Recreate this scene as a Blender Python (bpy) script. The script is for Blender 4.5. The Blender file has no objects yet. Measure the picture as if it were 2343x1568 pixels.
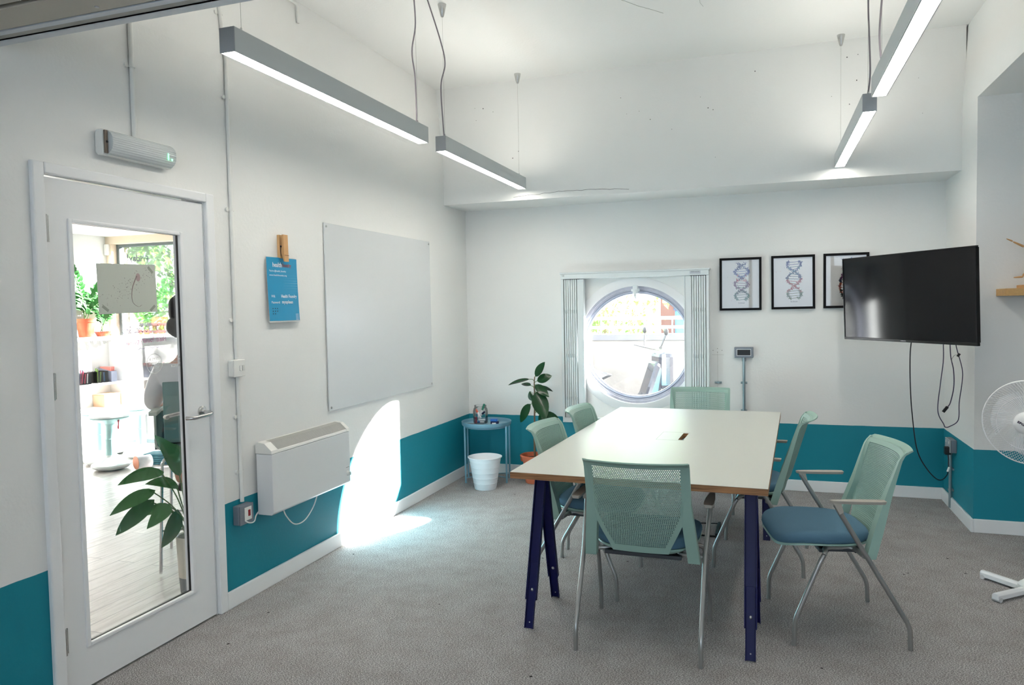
import bpy, bmesh, math, random
from mathutils import Vector, Matrix
PI = math.pi
R = math.radians
random.seed(7)
scn = bpy.context.scene
COL = scn.collection

# ------------------------------------------------------------------ camera, sky, sun, exposure
cam_d = bpy.data.cameras.new('camera')
cam_d.sensor_width = 36.0
cam_d.lens = 1694.54 / 2343 * 36
cam_d.clip_start = 0.02
cam = bpy.data.objects.new('camera', cam_d)
COL.objects.link(cam)
_yaw, _pit, _rol = R(18.963), R(-2.676), R(-1.045)
_f = Vector((-math.sin(_yaw) * math.cos(_pit), math.cos(_yaw) * math.cos(_pit), math.sin(_pit)))
_r = Vector((math.cos(_yaw), math.sin(_yaw), 0))
_u = _r.cross(_f)
_r2 = math.cos(_rol) * _r + math.sin(_rol) * _u
_u2 = -math.sin(_rol) * _r + math.cos(_rol) * _u
_m = Matrix((_r2, _u2, -_f)).transposed().to_4x4()
_m.translation = Vector((2.576, -0.825, 1.497))
cam.matrix_world = _m
scn.camera = cam

scn.view_settings.view_transform = 'Standard'
scn.view_settings.look = 'None'
scn.view_settings.gamma = 1
scn.view_settings.use_curve_mapping = False
scn.view_settings.exposure = 1.3

world = bpy.data.worlds.new('sky')
scn.world = world
world.use_nodes = True
wn = world.node_tree.nodes
wl = world.node_tree.links
wn.clear()
wo = wn.new('ShaderNodeOutputWorld')
bg = wn.new('ShaderNodeBackground')
bg.inputs['Color'].default_value = (0.72, 0.86, 1.0, 1)
bg.inputs['Strength'].default_value = 2.1
wl.new(bg.outputs[0], wo.inputs[0])

sun_d = bpy.data.lights.new('sun', 'SUN')
sun_d.energy = 125
sun_d.angle = R(0.6)
sun_d.color = (1.0, 0.97, 0.93)
sun = bpy.data.objects.new('sun', sun_d)
COL.objects.link(sun)
sun.rotation_euler = Vector((-1.0, -1.18, -0.545)).to_track_quat('-Z', 'Y').to_euler()
sun.location = (6, 12, 6)
LAMP = 14.0            # radiance of the linear pendants

# ------------------------------------------------------------------ helpers
def lin(c):
    return tuple((x / 255 / 12.92) if x / 255 <= 0.04045 else ((x / 255 + 0.055) / 1.055) ** 2.4 for x in c)

MATS = {}
def mat(name, rgb, rough=0.5, metal=0.0, bump=0.0, bscale=60, var=0.0, vscale=8, emit=0, spec=0.5, coat=0.0, trans=0):
    if name in MATS:
        return MATS[name]
    m = bpy.data.materials.new(name)
    m.use_nodes = True
    nt = m.node_tree
    p = nt.nodes['Principled BSDF']
    c = (*lin(rgb), 1)
    p.inputs['Base Color'].default_value = c
    p.inputs['Roughness'].default_value = rough
    p.inputs['Metallic'].default_value = metal
    p.inputs['Specular IOR Level'].default_value = spec
    p.inputs['Coat Weight'].default_value = coat
    tc = nt.nodes.new('ShaderNodeTexCoord')
    if var > 0:
        n = nt.nodes.new('ShaderNodeTexNoise')
        n.inputs['Scale'].default_value = vscale
        n.inputs['Detail'].default_value = 4
        nt.links.new(tc.outputs['Object'], n.inputs['Vector'])
        mx = nt.nodes.new('ShaderNodeMix')
        mx.data_type = 'RGBA'
        nt.links.new(n.outputs['Fac'], mx.inputs['Factor'])
        mx.inputs['A'].default_value = tuple(x * (1 - var) for x in c[:3]) + (1,)
        mx.inputs['B'].default_value = tuple(min(1, x * (1 + var)) for x in c[:3]) + (1,)
        nt.links.new(mx.outputs['Result'], p.inputs['Base Color'])
    if bump > 0:
        n = nt.nodes.new('ShaderNodeTexNoise')
        n.inputs['Scale'].default_value = bscale
        n.inputs['Detail'].default_value = 5
        nt.links.new(tc.outputs['Object'], n.inputs['Vector'])
        b = nt.nodes.new('ShaderNodeBump')
        b.inputs['Strength'].default_value = bump
        b.inputs['Distance'].default_value = 0.01
        nt.links.new(n.outputs['Fac'], b.inputs['Height'])
        nt.links.new(b.outputs['Normal'], p.inputs['Normal'])
    if emit:
        p.inputs['Emission Color'].default_value = c
        p.inputs['Emission Strength'].default_value = emit
    MATS[name] = m
    return m

def wall_paint(name, rgb_low, rgb_high, split):
    """painted plaster: a teal dado below a white wall; the two paints meet at height `split`"""
    m = bpy.data.materials.new(name)
    m.use_nodes = True
    nt = m.node_tree
    p = nt.nodes['Principled BSDF']
    tc = nt.nodes.new('ShaderNodeTexCoord')
    sep = nt.nodes.new('ShaderNodeSeparateXYZ')
    nt.links.new(tc.outputs['Object'], sep.inputs[0])
    n0 = nt.nodes.new('ShaderNodeTexNoise')
    n0.inputs['Scale'].default_value = 9
    nt.links.new(tc.outputs['Object'], n0.inputs['Vector'])
    a = nt.nodes.new('ShaderNodeMath'); a.operation = 'MULTIPLY_ADD'
    nt.links.new(n0.outputs['Fac'], a.inputs[0]); a.inputs[1].default_value = 0.006
    nt.links.new(sep.outputs['Z'], a.inputs[2])
    g = nt.nodes.new('ShaderNodeMath'); g.operation = 'GREATER_THAN'
    nt.links.new(a.outputs[0], g.inputs[0]); g.inputs[1].default_value = split + 0.003
    n1 = nt.nodes.new('ShaderNodeTexNoise')
    n1.inputs['Scale'].default_value = 1.3; n1.inputs['Detail'].default_value = 6
    nt.links.new(tc.outputs['Object'], n1.inputs['Vector'])
    mv = nt.nodes.new('ShaderNodeMix'); mv.data_type = 'RGBA'
    nt.links.new(n1.outputs['Fac'], mv.inputs['Factor'])
    h = lin(rgb_high)
    mv.inputs['A'].default_value = (h[0] * .98, h[1] * .97, h[2] * .95, 1)
    mv.inputs['B'].default_value = (h[0], h[1], h[2], 1)
    mx = nt.nodes.new('ShaderNodeMix'); mx.data_type = 'RGBA'
    nt.links.new(g.outputs[0], mx.inputs['Factor'])
    mx.inputs['A'].default_value = (*lin(rgb_low), 1)
    nt.links.new(mv.outputs['Result'], mx.inputs['B'])
    nt.links.new(mx.outputs['Result'], p.inputs['Base Color'])
    p.inputs['Roughness'].default_value = 0.55
    p.inputs['Specular IOR Level'].default_value = 0.35
    nb = nt.nodes.new('ShaderNodeTexNoise')
    nb.inputs['Scale'].default_value = 55; nb.inputs['Detail'].default_value = 4
    nt.links.new(tc.outputs['Object'], nb.inputs['Vector'])
    nb2 = nt.nodes.new('ShaderNodeTexNoise'); nb2.inputs['Scale'].default_value = 2.5
    nt.links.new(tc.outputs['Object'], nb2.inputs['Vector'])
    ad = nt.nodes.new('ShaderNodeMath'); ad.operation = 'MULTIPLY_ADD'
    nt.links.new(nb2.outputs['Fac'], ad.inputs[0]); ad.inputs[1].default_value = 4.0
    nt.links.new(nb.outputs['Fac'], ad.inputs[2])
    b = nt.nodes.new('ShaderNodeBump')
    b.inputs['Strength'].default_value = 0.25; b.inputs['Distance'].default_value = 0.004
    nt.links.new(ad.outputs[0], b.inputs['Height'])
    nt.links.new(b.outputs['Normal'], p.inputs['Normal'])
    return m

def glass_mat(name, tint=(1, 1, 1), dirt=0.0, gloss=0.08, streak=False):
    """thin pane: clear, mirrors a little, with a film of dust that scatters light"""
    m = bpy.data.materials.new(name)
    m.use_nodes = True
    nt = m.node_tree
    nt.nodes.clear()
    out = nt.nodes.new('ShaderNodeOutputMaterial')
    tr = nt.nodes.new('ShaderNodeBsdfTransparent'); tr.inputs[0].default_value = (*tint, 1)
    gl = nt.nodes.new('ShaderNodeBsdfGlossy'); gl.inputs['Roughness'].default_value = 0.02
    fr = nt.nodes.new('ShaderNodeFresnel'); fr.inputs['IOR'].default_value = 1.45
    ml = nt.nodes.new('ShaderNodeMath'); ml.operation = 'MULTIPLY'
    nt.links.new(fr.outputs[0], ml.inputs[0]); ml.inputs[1].default_value = gloss / 0.04
    m1 = nt.nodes.new('ShaderNodeMixShader')
    nt.links.new(ml.outputs[0], m1.inputs[0]); nt.links.new(tr.outputs[0], m1.inputs[1]); nt.links.new(gl.outputs[0], m1.inputs[2])
    last = m1
    if dirt > 0:
        tl = nt.nodes.new('ShaderNodeBsdfTranslucent'); tl.inputs[0].default_value = (.9, .9, .9, 1)
        m2 = nt.nodes.new('ShaderNodeMixShader')
        tc = nt.nodes.new('ShaderNodeTexCoord')
        mp = nt.nodes.new('ShaderNodeMapping')
        mp.inputs['Scale'].default_value = (60, 60, 5) if streak else (9, 9, 9)
        nt.links.new(tc.outputs['Object'], mp.inputs[0])
        n = nt.nodes.new('ShaderNodeTexNoise'); n.inputs['Scale'].default_value = 1.0; n.inputs['Detail'].default_value = 5
        nt.links.new(mp.outputs[0], n.inputs['Vector'])
        mm = nt.nodes.new('ShaderNodeMath'); mm.operation = 'MULTIPLY'
        nt.links.new(n.outputs['Fac'], mm.inputs[0]); mm.inputs[1].default_value = dirt * 2
        nt.links.new(mm.outputs[0], m2.inputs[0]); nt.links.new(m1.outputs[0], m2.inputs[1]); nt.links.new(tl.outputs[0], m2.inputs[2])
        last = m2
    nt.links.new(last.outputs[0], out.inputs[0])
    return m

def obj(name, bm, material, parent=None, smooth=False, bevel=0, recalc=True):
    if recalc:
        bmesh.ops.recalc_face_normals(bm, faces=bm.faces)
    me = bpy.data.meshes.new(name)
    bm.to_mesh(me); bm.free()
    mats = material if isinstance(material, (list, tuple)) else [material]
    for k in mats:
        me.materials.append(k)
    if smooth:
        me.shade_smooth()
        try:
            me.set_sharp_from_angle(angle=R(40))
        except Exception:
            pass
    o = bpy.data.objects.new(name, me)
    COL.objects.link(o)
    if parent:
        o.parent = parent
    if bevel:
        b = o.modifiers.new('bevel', 'BEVEL')
        b.width = bevel; b.segments = 2; b.limit_method = 'ANGLE'; b.angle_limit = R(40)
    return o

def thing(name, label, cat, loc=(0, 0, 0), rotz=0, group=None):
    o = bpy.data.objects.new(name, None)
    o.empty_display_size = 0.1
    COL.objects.link(o)
    o.location = loc; o.rotation_euler = (0, 0, rotz)
    return tag(o, label, cat, group)

def tag(o, label, cat, group=None):
    o['label'] = label; o['category'] = cat
    if group: o['group'] = group
    return o

def struct(o, label=None):
    o['kind'] = 'structure'
    if label: o['label'] = label
    return o

def sroot(name, loc=(0, 0, 0)):
    o = bpy.data.objects.new(name, None)
    COL.objects.link(o); o.location = loc
    o['kind'] = 'structure'
    return o

def dup(root, loc, rotz, label, group=None):
    r = root.copy(); COL.objects.link(r)
    r.location = loc; r.rotation_euler = (0, 0, rotz); r['label'] = label
    if group: r['group'] = group
    for ch in list(root.children):
        c = ch.copy(); COL.objects.link(c); c.parent = r
        for g in list(ch.children):
            d = g.copy(); COL.objects.link(d); d.parent = c
    return r

def B(): return bmesh.new()

def box(bm, x0, x1, y0, y1, z0, z1, M=None):
    vs = [Vector((x, y, z)) for x in (x0, x1) for y in (y0, y1) for z in (z0, z1)]
    if M is not None: vs = [M @ v for v in vs]
    v = [bm.verts.new(p) for p in vs]
    fs = []
    for q in ((0, 1, 3, 2), (4, 6, 7, 5), (0, 4, 5, 1), (2, 3, 7, 6), (0, 2, 6, 4), (1, 5, 7, 3)):
        fs.append(bm.faces.new([v[i] for i in q]))
    return fs

def prism(bm, pts, axis, a, b):
    """extrude a 2-D outline along an axis; pts are the two other coordinates in order"""
    def P(p, t):
        return {'x': (t, p[0], p[1]), 'y': (p[0], t, p[1]), 'z': (p[0], p[1], t)}[axis]
    A = [bm.verts.new(P(p, a)) for p in pts]
    C = [bm.verts.new(P(p, b)) for p in pts]
    bm.faces.new(A); bm.faces.new(C[::-1])
    n = len(pts)
    for i in range(n):
        bm.faces.new((A[i], C[i], C[(i + 1) % n], A[(i + 1) % n]))

def frame_of(d):
    d = d.normalized()
    up = Vector((0, 0, 1)) if abs(d.z) < 0.95 else Vector((1, 0, 0))
    a = d.cross(up).normalized()
    return a, d.cross(a).normalized()

def tube(bm, pts, r, seg=10, caps=True, flat=1.0):
    pts = [Vector(p) for p in pts]
    rs = r if isinstance(r, (list, tuple)) else [r] * len(pts)
    rings = []
    a = None
    for i, p in enumerate(pts):
        if i == 0: d = pts[1] - p
        elif i == len(pts) - 1: d = p - pts[i - 1]
        else: d = (pts[i + 1] - p).normalized() + (p - pts[i - 1]).normalized()
        if d.length < 1e-9: d = Vector((0, 0, 1))
        d.normalize()
        if a is None: a, b = frame_of(d)
        else:
            a = (a - d * a.dot(d)).normalized(); b = d.cross(a)
        rings.append([bm.verts.new(p + (a * math.cos(t) + b * math.sin(t) * flat) * rs[i]) for t in [2 * PI * k / seg for k in range(seg)]])
    for i in range(len(rings) - 1):
        for k in range(seg):
            bm.faces.new((rings[i][k], rings[i][(k + 1) % seg], rings[i + 1][(k + 1) % seg], rings[i + 1][k]))
    if caps:
        bm.faces.new(rings[0][::-1]); bm.faces.new(rings[-1])

def smooth_path(pts, n=8):
    pts = [Vector(p) for p in pts]
    P = [pts[0]] + pts + [pts[-1]]
    out = []
    for i in range(1, len(P) - 2):
        p0, p1, p2, p3 = P[i - 1:i + 3]
        for k in range(n):
            t = k / n
            out.append(0.5 * ((2 * p1) + (-p0 + p2) * t + (2 * p0 - 5 * p1 + 4 * p2 - p3) * t * t + (-p0 + 3 * p1 - 3 * p2 + p3) * t ** 3))
    out.append(P[-2])
    return out

def rounded_path(pts, r=0.03, n=5):
    """polyline with its corners rounded"""
    pts = [Vector(p) for p in pts]
    out = [pts[0]]
    for i in range(1, len(pts) - 1):
        a = pts[i] + (pts[i - 1] - pts[i]).normalized() * r
        b = pts[i] + (pts[i + 1] - pts[i]).normalized() * r
        for k in range(n + 1):
            t = k / n
            out.append(a * (1 - t) ** 2 + pts[i] * 2 * t * (1 - t) + b * t * t)
    out.append(pts[-1])
    return out

def lathe(bm, prof, c=(0, 0, 0), seg=32, M=None):
    rings = []
    for (r, z) in prof:
        if r < 1e-6:
            p = Vector((0, 0, z))
            rings.append([bm.verts.new((M @ p if M else p) + Vector(c))])
        else:
            rr = []
            for k in range(seg):
                t = 2 * PI * k / seg
                p = Vector((r * math.cos(t), r * math.sin(t), z))
                rr.append(bm.verts.new((M @ p if M else p) + Vector(c)))
            rings.append(rr)
    for i in range(len(rings) - 1):
        A, C = rings[i], rings[i + 1]
        for k in range(seg):
            k2 = (k + 1) % seg
            if len(A) == 1 and len(C) == 1: continue
            if len(A) == 1: bm.faces.new((A[0], C[k2], C[k]))
            elif len(C) == 1: bm.faces.new((A[k], A[k2], C[0]))
            else: bm.faces.new((A[k], A[k2], C[k2], C[k]))

def disc(bm, c, r, M, seg=10):
    vs = [bm.verts.new(Vector(c) + M @ Vector((r * math.cos(2 * PI * k / seg), r * math.sin(2 * PI * k / seg), 0))) for k in range(seg)]
    return bm.faces.new(vs)

def sphere(bm, c, r, sc=(1, 1, 1), seg=16, rings=10, M=None):
    prof = [(math.sin(PI * i / rings), -math.cos(PI * i / rings)) for i in range(rings + 1)]
    S = Matrix.Diagonal((sc[0] * r, sc[1] * r, sc[2] * r))
    S = (M.to_3x3() @ S) if M else S
    prof[0] = (0, -1); prof[-1] = (0, 1)
    lathe(bm, prof, c, seg, S)

def leaf(bm, base, d, up, L, W, curl=0.3, fold=0.25, n=7, blunt=0.0):
    """a leaf blade: outline widest past the middle, folded along its midrib and drooping"""
    base = Vector(base); d = Vector(d).normalized(); up = Vector(up)
    s = d.cross(up).normalized(); up = s.cross(d).normalized()
    rows = []
    for i in range(n + 1):
        t = i / n
        w = W * 0.5 * (math.sin(PI * t ** 0.85) ** 0.75 if 0 < t < 1 else 0.02) * (1 + blunt * (t - 0.5))
        ang = curl * t * t
        p = base + d * (L * t * math.cos(ang * 0.5)) - up * (L * t * math.sin(ang))
        row = []
        for k in (-1, -0.5, 0, 0.5, 1):
            row.append(bm.verts.new(p + s * w * k + up * abs(k) * w * fold))
        rows.append(row)
    for i in range(n):
        for k in range(4):
            bm.faces.new((rows[i][k], rows[i][k + 1], rows[i + 1][k + 1], rows[i + 1][k]))

AX = {'left': (Vector((0, 1, 0)), Vector((0, 0, 1))), 'back': (Vector((1, 0, 0)), Vector((0, 0, 1))), 'mirror': (Vector((0, -1, 0)), Vector((0, 0, 1)))}
def text(name, s, origin, right, up, height, width, material, parent, bold=0.0, shear=0.0, depth=0.0004):
    """lettering as a thin mesh; origin = lower left corner, fitted to width x height"""
    cu = bpy.data.curves.new(name, 'FONT')
    cu.body = s; cu.size = 1; cu.offset = bold; cu.shear = shear; cu.resolution_u = 3
    cu.space_character = 1.0 + bold * 1.5
    to = bpy.data.objects.new('tmp', cu)
    COL.objects.link(to)
    dg = bpy.context.evaluated_depsgraph_get()
    me = bpy.data.meshes.new_from_object(to.evaluated_get(dg))
    bpy.data.objects.remove(to); bpy.data.curves.remove(cu)
    xs = [v.co.x for v in me.vertices]; ys = [v.co.y for v in me.vertices]
    x0, x1, y0, y1 = min(xs), max(xs), min(ys), max(ys)
    sy = height / (y1 - y0); sx = width / (x1 - x0) if width else sy
    right = Vector(right).normalized(); up = Vector(up).normalized(); nrm = right.cross(up)
    for v in me.vertices:
        v.co = Vector(origin) + right * ((v.co.x - x0) * sx) + up * ((v.co.y - y0) * sy) + nrm * depth
    me.materials.clear(); me.materials.append(material)
    me.name = name
    o = bpy.data.objects.new(name, me)
    COL.objects.link(o); o.parent = parent
    return o

def sub(o, parent_root=None):
    return o

# ------------------------------------------------------------------ materials
WHITE_RGB = (234, 235, 234)
TEAL_RGB = (20, 132, 151)
M_wall = wall_paint('painted_wall', TEAL_RGB, WHITE_RGB, 0.536)
M_white = wall_paint('white_wall', WHITE_RGB, WHITE_RGB, -50)
M_gloss = mat('white_gloss_paint', (236, 237, 238), 0.28, bump=0.03, bscale=20)
M_pvc = mat('white_plastic', (232, 232, 228), 0.35)
M_upvc = mat('shutter_enamel', (225, 231, 232), 0.3)
M_alu = mat('satin_aluminium', (196, 201, 202), 0.45, 0.2, bump=0.02, bscale=300)
M_alu2 = mat('anodised_end_cap', (164, 168, 172), 0.45, 0.2)
M_steel = mat('brushed_steel', (200, 200, 198), 0.25, 1.0)
M_chrome = mat('chrome', (225, 225, 225), 0.08, 1.0)
M_silver = mat('silver_powder_coat', (166, 166, 164), 0.35, 0.75)
M_taupe = mat('taupe_plastic', (166, 161, 152), 0.45)
M_black = mat('black_plastic', (14, 14, 17), 0.4)
M_sage = mat('sage_green_plastic', (144, 175, 164), 0.42, bump=0.03, bscale=400)
M_seat = mat('blue_wool_seat', (86, 120, 142), 0.95, bump=0.35, bscale=700, var=0.15, vscale=500, spec=0.2)
M_navy = mat('navy_steel', (13, 16, 74), 0.42, 0.0, spec=.25)
M_zinc = mat('zinc_bolt', (190, 192, 195), 0.3, 0.9)
M_terra = mat('terracotta', (196, 104, 72), 0.8, bump=0.1, bscale=80, var=0.12, vscale=12)
M_soil = mat('potting_soil', (52, 38, 30), 1.0, bump=0.8, bscale=60)
M_leafd = mat('rubber_leaf', (34, 84, 48), 0.22, var=0.3, vscale=9, coat=0.3)
M_leafm = mat('green_leaf', (56, 120, 58), 0.4, var=0.3, vscale=9)
M_stem = mat('brown_stem', (108, 88, 66), 0.8, bump=0.3, bscale=90)
M_gstem = mat('green_stem', (92, 128, 72), 0.6)
M_mint = mat('pale_blue_steel', (126, 170, 190), 0.35, 0.1)
M_bin = mat('white_bin_plastic', (232, 236, 240), 0.35)
M_galv = mat('galvanised_steel', (150, 166, 172), 0.35, 0.7, var=0.15, vscale=40)
M_greybox = mat('grey_enamel', (128, 134, 144), 0.4, 0.2)
M_red = mat('red_rocker', (160, 20, 30), 0.3)
M_wood = mat('beech_wood', (206, 160, 108), 0.55, bump=0.05, bscale=60, var=0.12, vscale=25)
M_oak = mat('oak_shelf', (206, 164, 104), 0.5, bump=0.08, bscale=120, var=0.2, vscale=60)
M_paper = mat('white_paper', (236, 236, 234), 0.8)
M_ink = mat('black_ink', (20, 20, 24), 0.7)
M_dark = mat('dark_gap', (26, 26, 28), 0.8)
M_cable = mat('black_cable', (26, 24, 34), 0.5)
M_flex = mat('grey_flex', (128, 122, 130), 0.5)

def m_ply():
    m = bpy.data.materials.new('plywood_edge'); m.use_nodes = True
    nt = m.node_tree; p = nt.nodes['Principled BSDF']
    tc = nt.nodes.new('ShaderNodeTexCoord'); mp = nt.nodes.new('ShaderNodeMapping')
    mp.inputs['Scale'].default_value = (6, 6, 340)
    nt.links.new(tc.outputs['Object'], mp.inputs[0])
    n = nt.nodes.new('ShaderNodeTexNoise'); n.inputs['Scale'].default_value = 1; n.inputs['Detail'].default_value = 3
    nt.links.new(mp.outputs[0], n.inputs['Vector'])
    r = nt.nodes.new('ShaderNodeValToRGB')
    r.color_ramp.elements[0].position = .35; r.color_ramp.elements[0].color = (*lin((112, 76, 46)), 1)
    r.color_ramp.elements[1].position = .65; r.color_ramp.elements[1].color = (*lin((176, 126, 82)), 1)
    nt.links.new(n.outputs['Fac'], r.inputs[0]); nt.links.new(r.outputs[0], p.inputs['Base Color'])
    p.inputs['Roughness'].default_value = .6
    return m
M_ply = m_ply()
M_lam = mat('cream_laminate', (203, 205, 198), 0.34, bump=0.01, bscale=30, spec=.35)

def m_carpet():
    m = bpy.data.materials.new('heathered_grey_carpet'); m.use_nodes = True
    nt = m.node_tree; p = nt.nodes['Principled BSDF']
    tc = nt.nodes.new('ShaderNodeTexCoord')
    mp = nt.nodes.new('ShaderNodeMapping'); mp.inputs['Scale'].default_value = (1, 1.7, 1)
    mp.inputs['Rotation'].default_value = (0, 0, .5)
    nt.links.new(tc.outputs['Object'], mp.inputs[0])
    n = nt.nodes.new('ShaderNodeTexNoise'); n.inputs['Scale'].default_value = 170; n.inputs['Detail'].default_value = 5; n.inputs['Roughness'].default_value = .6
    nt.links.new(mp.outputs[0], n.inputs['Vector'])
    r = nt.nodes.new('ShaderNodeValToRGB')
    e = r.color_ramp.elements
    e[0].position = .34; e[0].color = (*lin((82, 80, 81)), 1)
    e[1].position = .66; e[1].color = (*lin((224, 221, 220)), 1)
    k = e.new(.5); k.color = (*lin((151, 148, 148)), 1)
    nt.links.new(n.outputs['Fac'], r.inputs[0])
    n2 = nt.nodes.new('ShaderNodeTexNoise'); n2.inputs['Scale'].default_value = 6.5; n2.inputs['Detail'].default_value = 8; n2.inputs['Roughness'].default_value = .7
    nt.links.new(tc.outputs['Object'], n2.inputs['Vector'])
    r2 = nt.nodes.new('ShaderNodeValToRGB')
    r2.color_ramp.elements[0].position = .34; r2.color_ramp.elements[0].color = (.84, .815, .80, 1)
    r2.color_ramp.elements[1].position = .6; r2.color_ramp.elements[1].color = (1, 1, 1, 1)
    nt.links.new(n2.outputs['Fac'], r2.inputs[0])
    mx = nt.nodes.new('ShaderNodeMix'); mx.data_type = 'RGBA'; mx.blend_type = 'MULTIPLY'
    mx.inputs['Factor'].default_value = 1
    nt.links.new(r.outputs[0], mx.inputs['A']); nt.links.new(r2.outputs[0], mx.inputs['B'])
    # a few dark specks of fluff and dirt
    v = nt.nodes.new('ShaderNodeTexVoronoi'); v.inputs['Scale'].default_value = 5.0
    nt.links.new(tc.outputs['Object'], v.inputs['Vector'])
    lt = nt.nodes.new('ShaderNodeMath'); lt.operation = 'GREATER_THAN'; lt.inputs[1].default_value = .035
    nt.links.new(v.outputs['Distance'], lt.inputs[0])
    m3 = nt.nodes.new('ShaderNodeMix'); m3.data_type = 'RGBA'
    nt.links.new(lt.outputs[0], m3.inputs['Factor'])
    m3.inputs['A'].default_value = (.05, .045, .045, 1)
    nt.links.new(mx.outputs['Result'], m3.inputs['B'])
    nt.links.new(m3.outputs['Result'], p.inputs['Base Color'])
    p.inputs['Roughness'].default_value = 1; p.inputs['Specular IOR Level'].default_value = .1
    b = nt.nodes.new('ShaderNodeBump'); b.inputs['Strength'].default_value = .12; b.inputs['Distance'].default_value = .003
    nt.links.new(n.outputs['Fac'], b.inputs['Height']); nt.links.new(b.outputs[0], p.inputs['Normal'])
    return m
M_carpet = m_carpet()

def m_planks():
    m = bpy.data.materials.new('pale_wood_planks'); m.use_nodes = True
    nt = m.node_tree; p = nt.nodes['Principled BSDF']
    tc = nt.nodes.new('ShaderNodeTexCoord')
    mp = nt.nodes.new('ShaderNodeMapping'); mp.inputs['Rotation'].default_value = (0, 0, PI / 2)
    nt.links.new(tc.outputs['Object'], mp.inputs[0])
    br = nt.nodes.new('ShaderNodeTexBrick')
    br.inputs['Scale'].default_value = 1; br.inputs['Brick Width'].default_value = 1.3; br.inputs['Row Height'].default_value = .13
    br.inputs['Mortar Size'].default_value = .0025; br.offset = .37
    br.inputs['Color1'].default_value = (*lin((214, 206, 200)), 1); br.inputs['Color2'].default_value = (*lin((196, 188, 184)), 1)
    br.inputs['Mortar'].default_value = (*lin((120, 112, 108)), 1)
    nt.links.new(mp.outputs[0], br.inputs['Vector'])
    mp2 = nt.nodes.new('ShaderNodeMapping'); mp2.inputs['Scale'].default_value = (14, 1.2, 1)
    nt.links.new(tc.outputs['Object'], mp2.inputs[0])
    n = nt.nodes.new('ShaderNodeTexNoise'); n.inputs['Scale'].default_value = 3; n.inputs['Detail'].default_value = 8; n.inputs['Distortion'].default_value = 1.2
    nt.links.new(mp2.outputs[0], n.inputs['Vector'])
    r = nt.nodes.new('ShaderNodeValToRGB')
    r.color_ramp.elements[0].position = .38; r.color_ramp.elements[0].color = (.72, .7, .69, 1)
    r.color_ramp.elements[1].position = .56; r.color_ramp.elements[1].color = (1, 1, 1, 1)
    nt.links.new(n.outputs['Fac'], r.inputs[0])
    mx = nt.nodes.new('ShaderNodeMix'); mx.data_type = 'RGBA'; mx.blend_type = 'MULTIPLY'; mx.inputs['Factor'].default_value = 1
    nt.links.new(br.outputs['Color'], mx.inputs['A']); nt.links.new(r.outputs[0], mx.inputs['B'])
    nt.links.new(mx.outputs['Result'], p.inputs['Base Color'])
    p.inputs['Roughness'].default_value = .35
    return m
M_planks = m_planks()

# ------------------------------------------------------------------ the room shell
YB = 5.434; XR = 3.834; YP = 4.586; HS = 2.375; YF = 4.972; H1 = 2.76; HC = 3.343; H2 = 2.766
YN = -3.4; XE = 6.2

bm = B(); box(bm, -0.06, XE + .1, YN - .1, YB + .12, -0.12, 0)
struct(obj('floor', bm, M_carpet))

# left wall, with the doorway cut out (y 1.245..2.128, z 0..2.052)
bm = B()
DY0, DY1, DZ = 1.245, 2.128, 2.052
box(bm, -0.12, 0, YN - .1, DY0, 0, H1)
box(bm, -0.12, 0, DY1, YB + .12, 0, H1)
box(bm, -0.12, 0, DY0, DY1, DZ, H1)
struct(obj('wall_left', bm, M_wall))
bm = B()
prism(bm, [(-.13, H1), (0, H1), (-.062, HC + .05), (-.2, HC + .05)], 'y', YN - .1, YB + .12)
struct(obj('wall_left_upper', bm, M_white))

# back wall with the round hole
def wall_with_round_hole(bm, x0, x1, z0, z1, cx, cz, r, ya, yb, seg=64):
    k = r + .08
    box(bm, x0, cx - k, ya, yb, z0, z1); box(bm, cx + k, x1, ya, yb, z0, z1)
    box(bm, cx - k, cx + k, ya, yb, z0, cz - k); box(bm, cx - k, cx + k, ya, yb, cz + k, z1)
    rings = []
    for y in (ya, yb):
        inner, outer = [], []
        for i in range(seg):
            t = 2 * PI * i / seg
            c, s = math.cos(t), math.sin(t)
            q = k / max(abs(c), abs(s))
            inner.append(bm.verts.new((cx + r * c, y, cz + r * s)))
            outer.append(bm.verts.new((cx + q * c, y, cz + q * s)))
        rings.append((inner, outer))
    for i in range(seg):
        j = (i + 1) % seg
        for a in (0, 1):
            bm.faces.new((rings[a][0][i], rings[a][0][j], rings[a][1][j], rings[a][1][i]))
        bm.faces.new((rings[0][0][i], rings[0][0][j], rings[1][0][j], rings[1][0][i]))
WX, WZ = 1.532, 1.163
bm = B()
wall_with_round_hole(bm, -.12, XR + .1, 0, HC, WX, WZ, .515, YB, YB + .12)
struct(obj('wall_back', bm, M_wall))

bm = B(); box(bm, -.07, XR + .02, YF, YB + .005, HS, HC + .02)
beam = struct(obj('wall_back_upper', bm, M_white))
bm = B()
rnd = random.Random(3)
pts = []
for i in range(26):
    t = i / 25
    pts.append((.62 + t * .95, YF - .0008, HS + .028 + .02 * math.sin(t * 3) + rnd.uniform(-.004, .004)))
tube(bm, pts, .0011, 5)
for q in range(26):
    x = rnd.uniform(.15, 3.6); z = rnd.uniform(HS + .2, HC - .1)
    sphere(bm, (x, YF, z), rnd.uniform(.0015, .0042), seg=6, rings=4)
obj('crack', bm, M_dark, beam)

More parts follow.
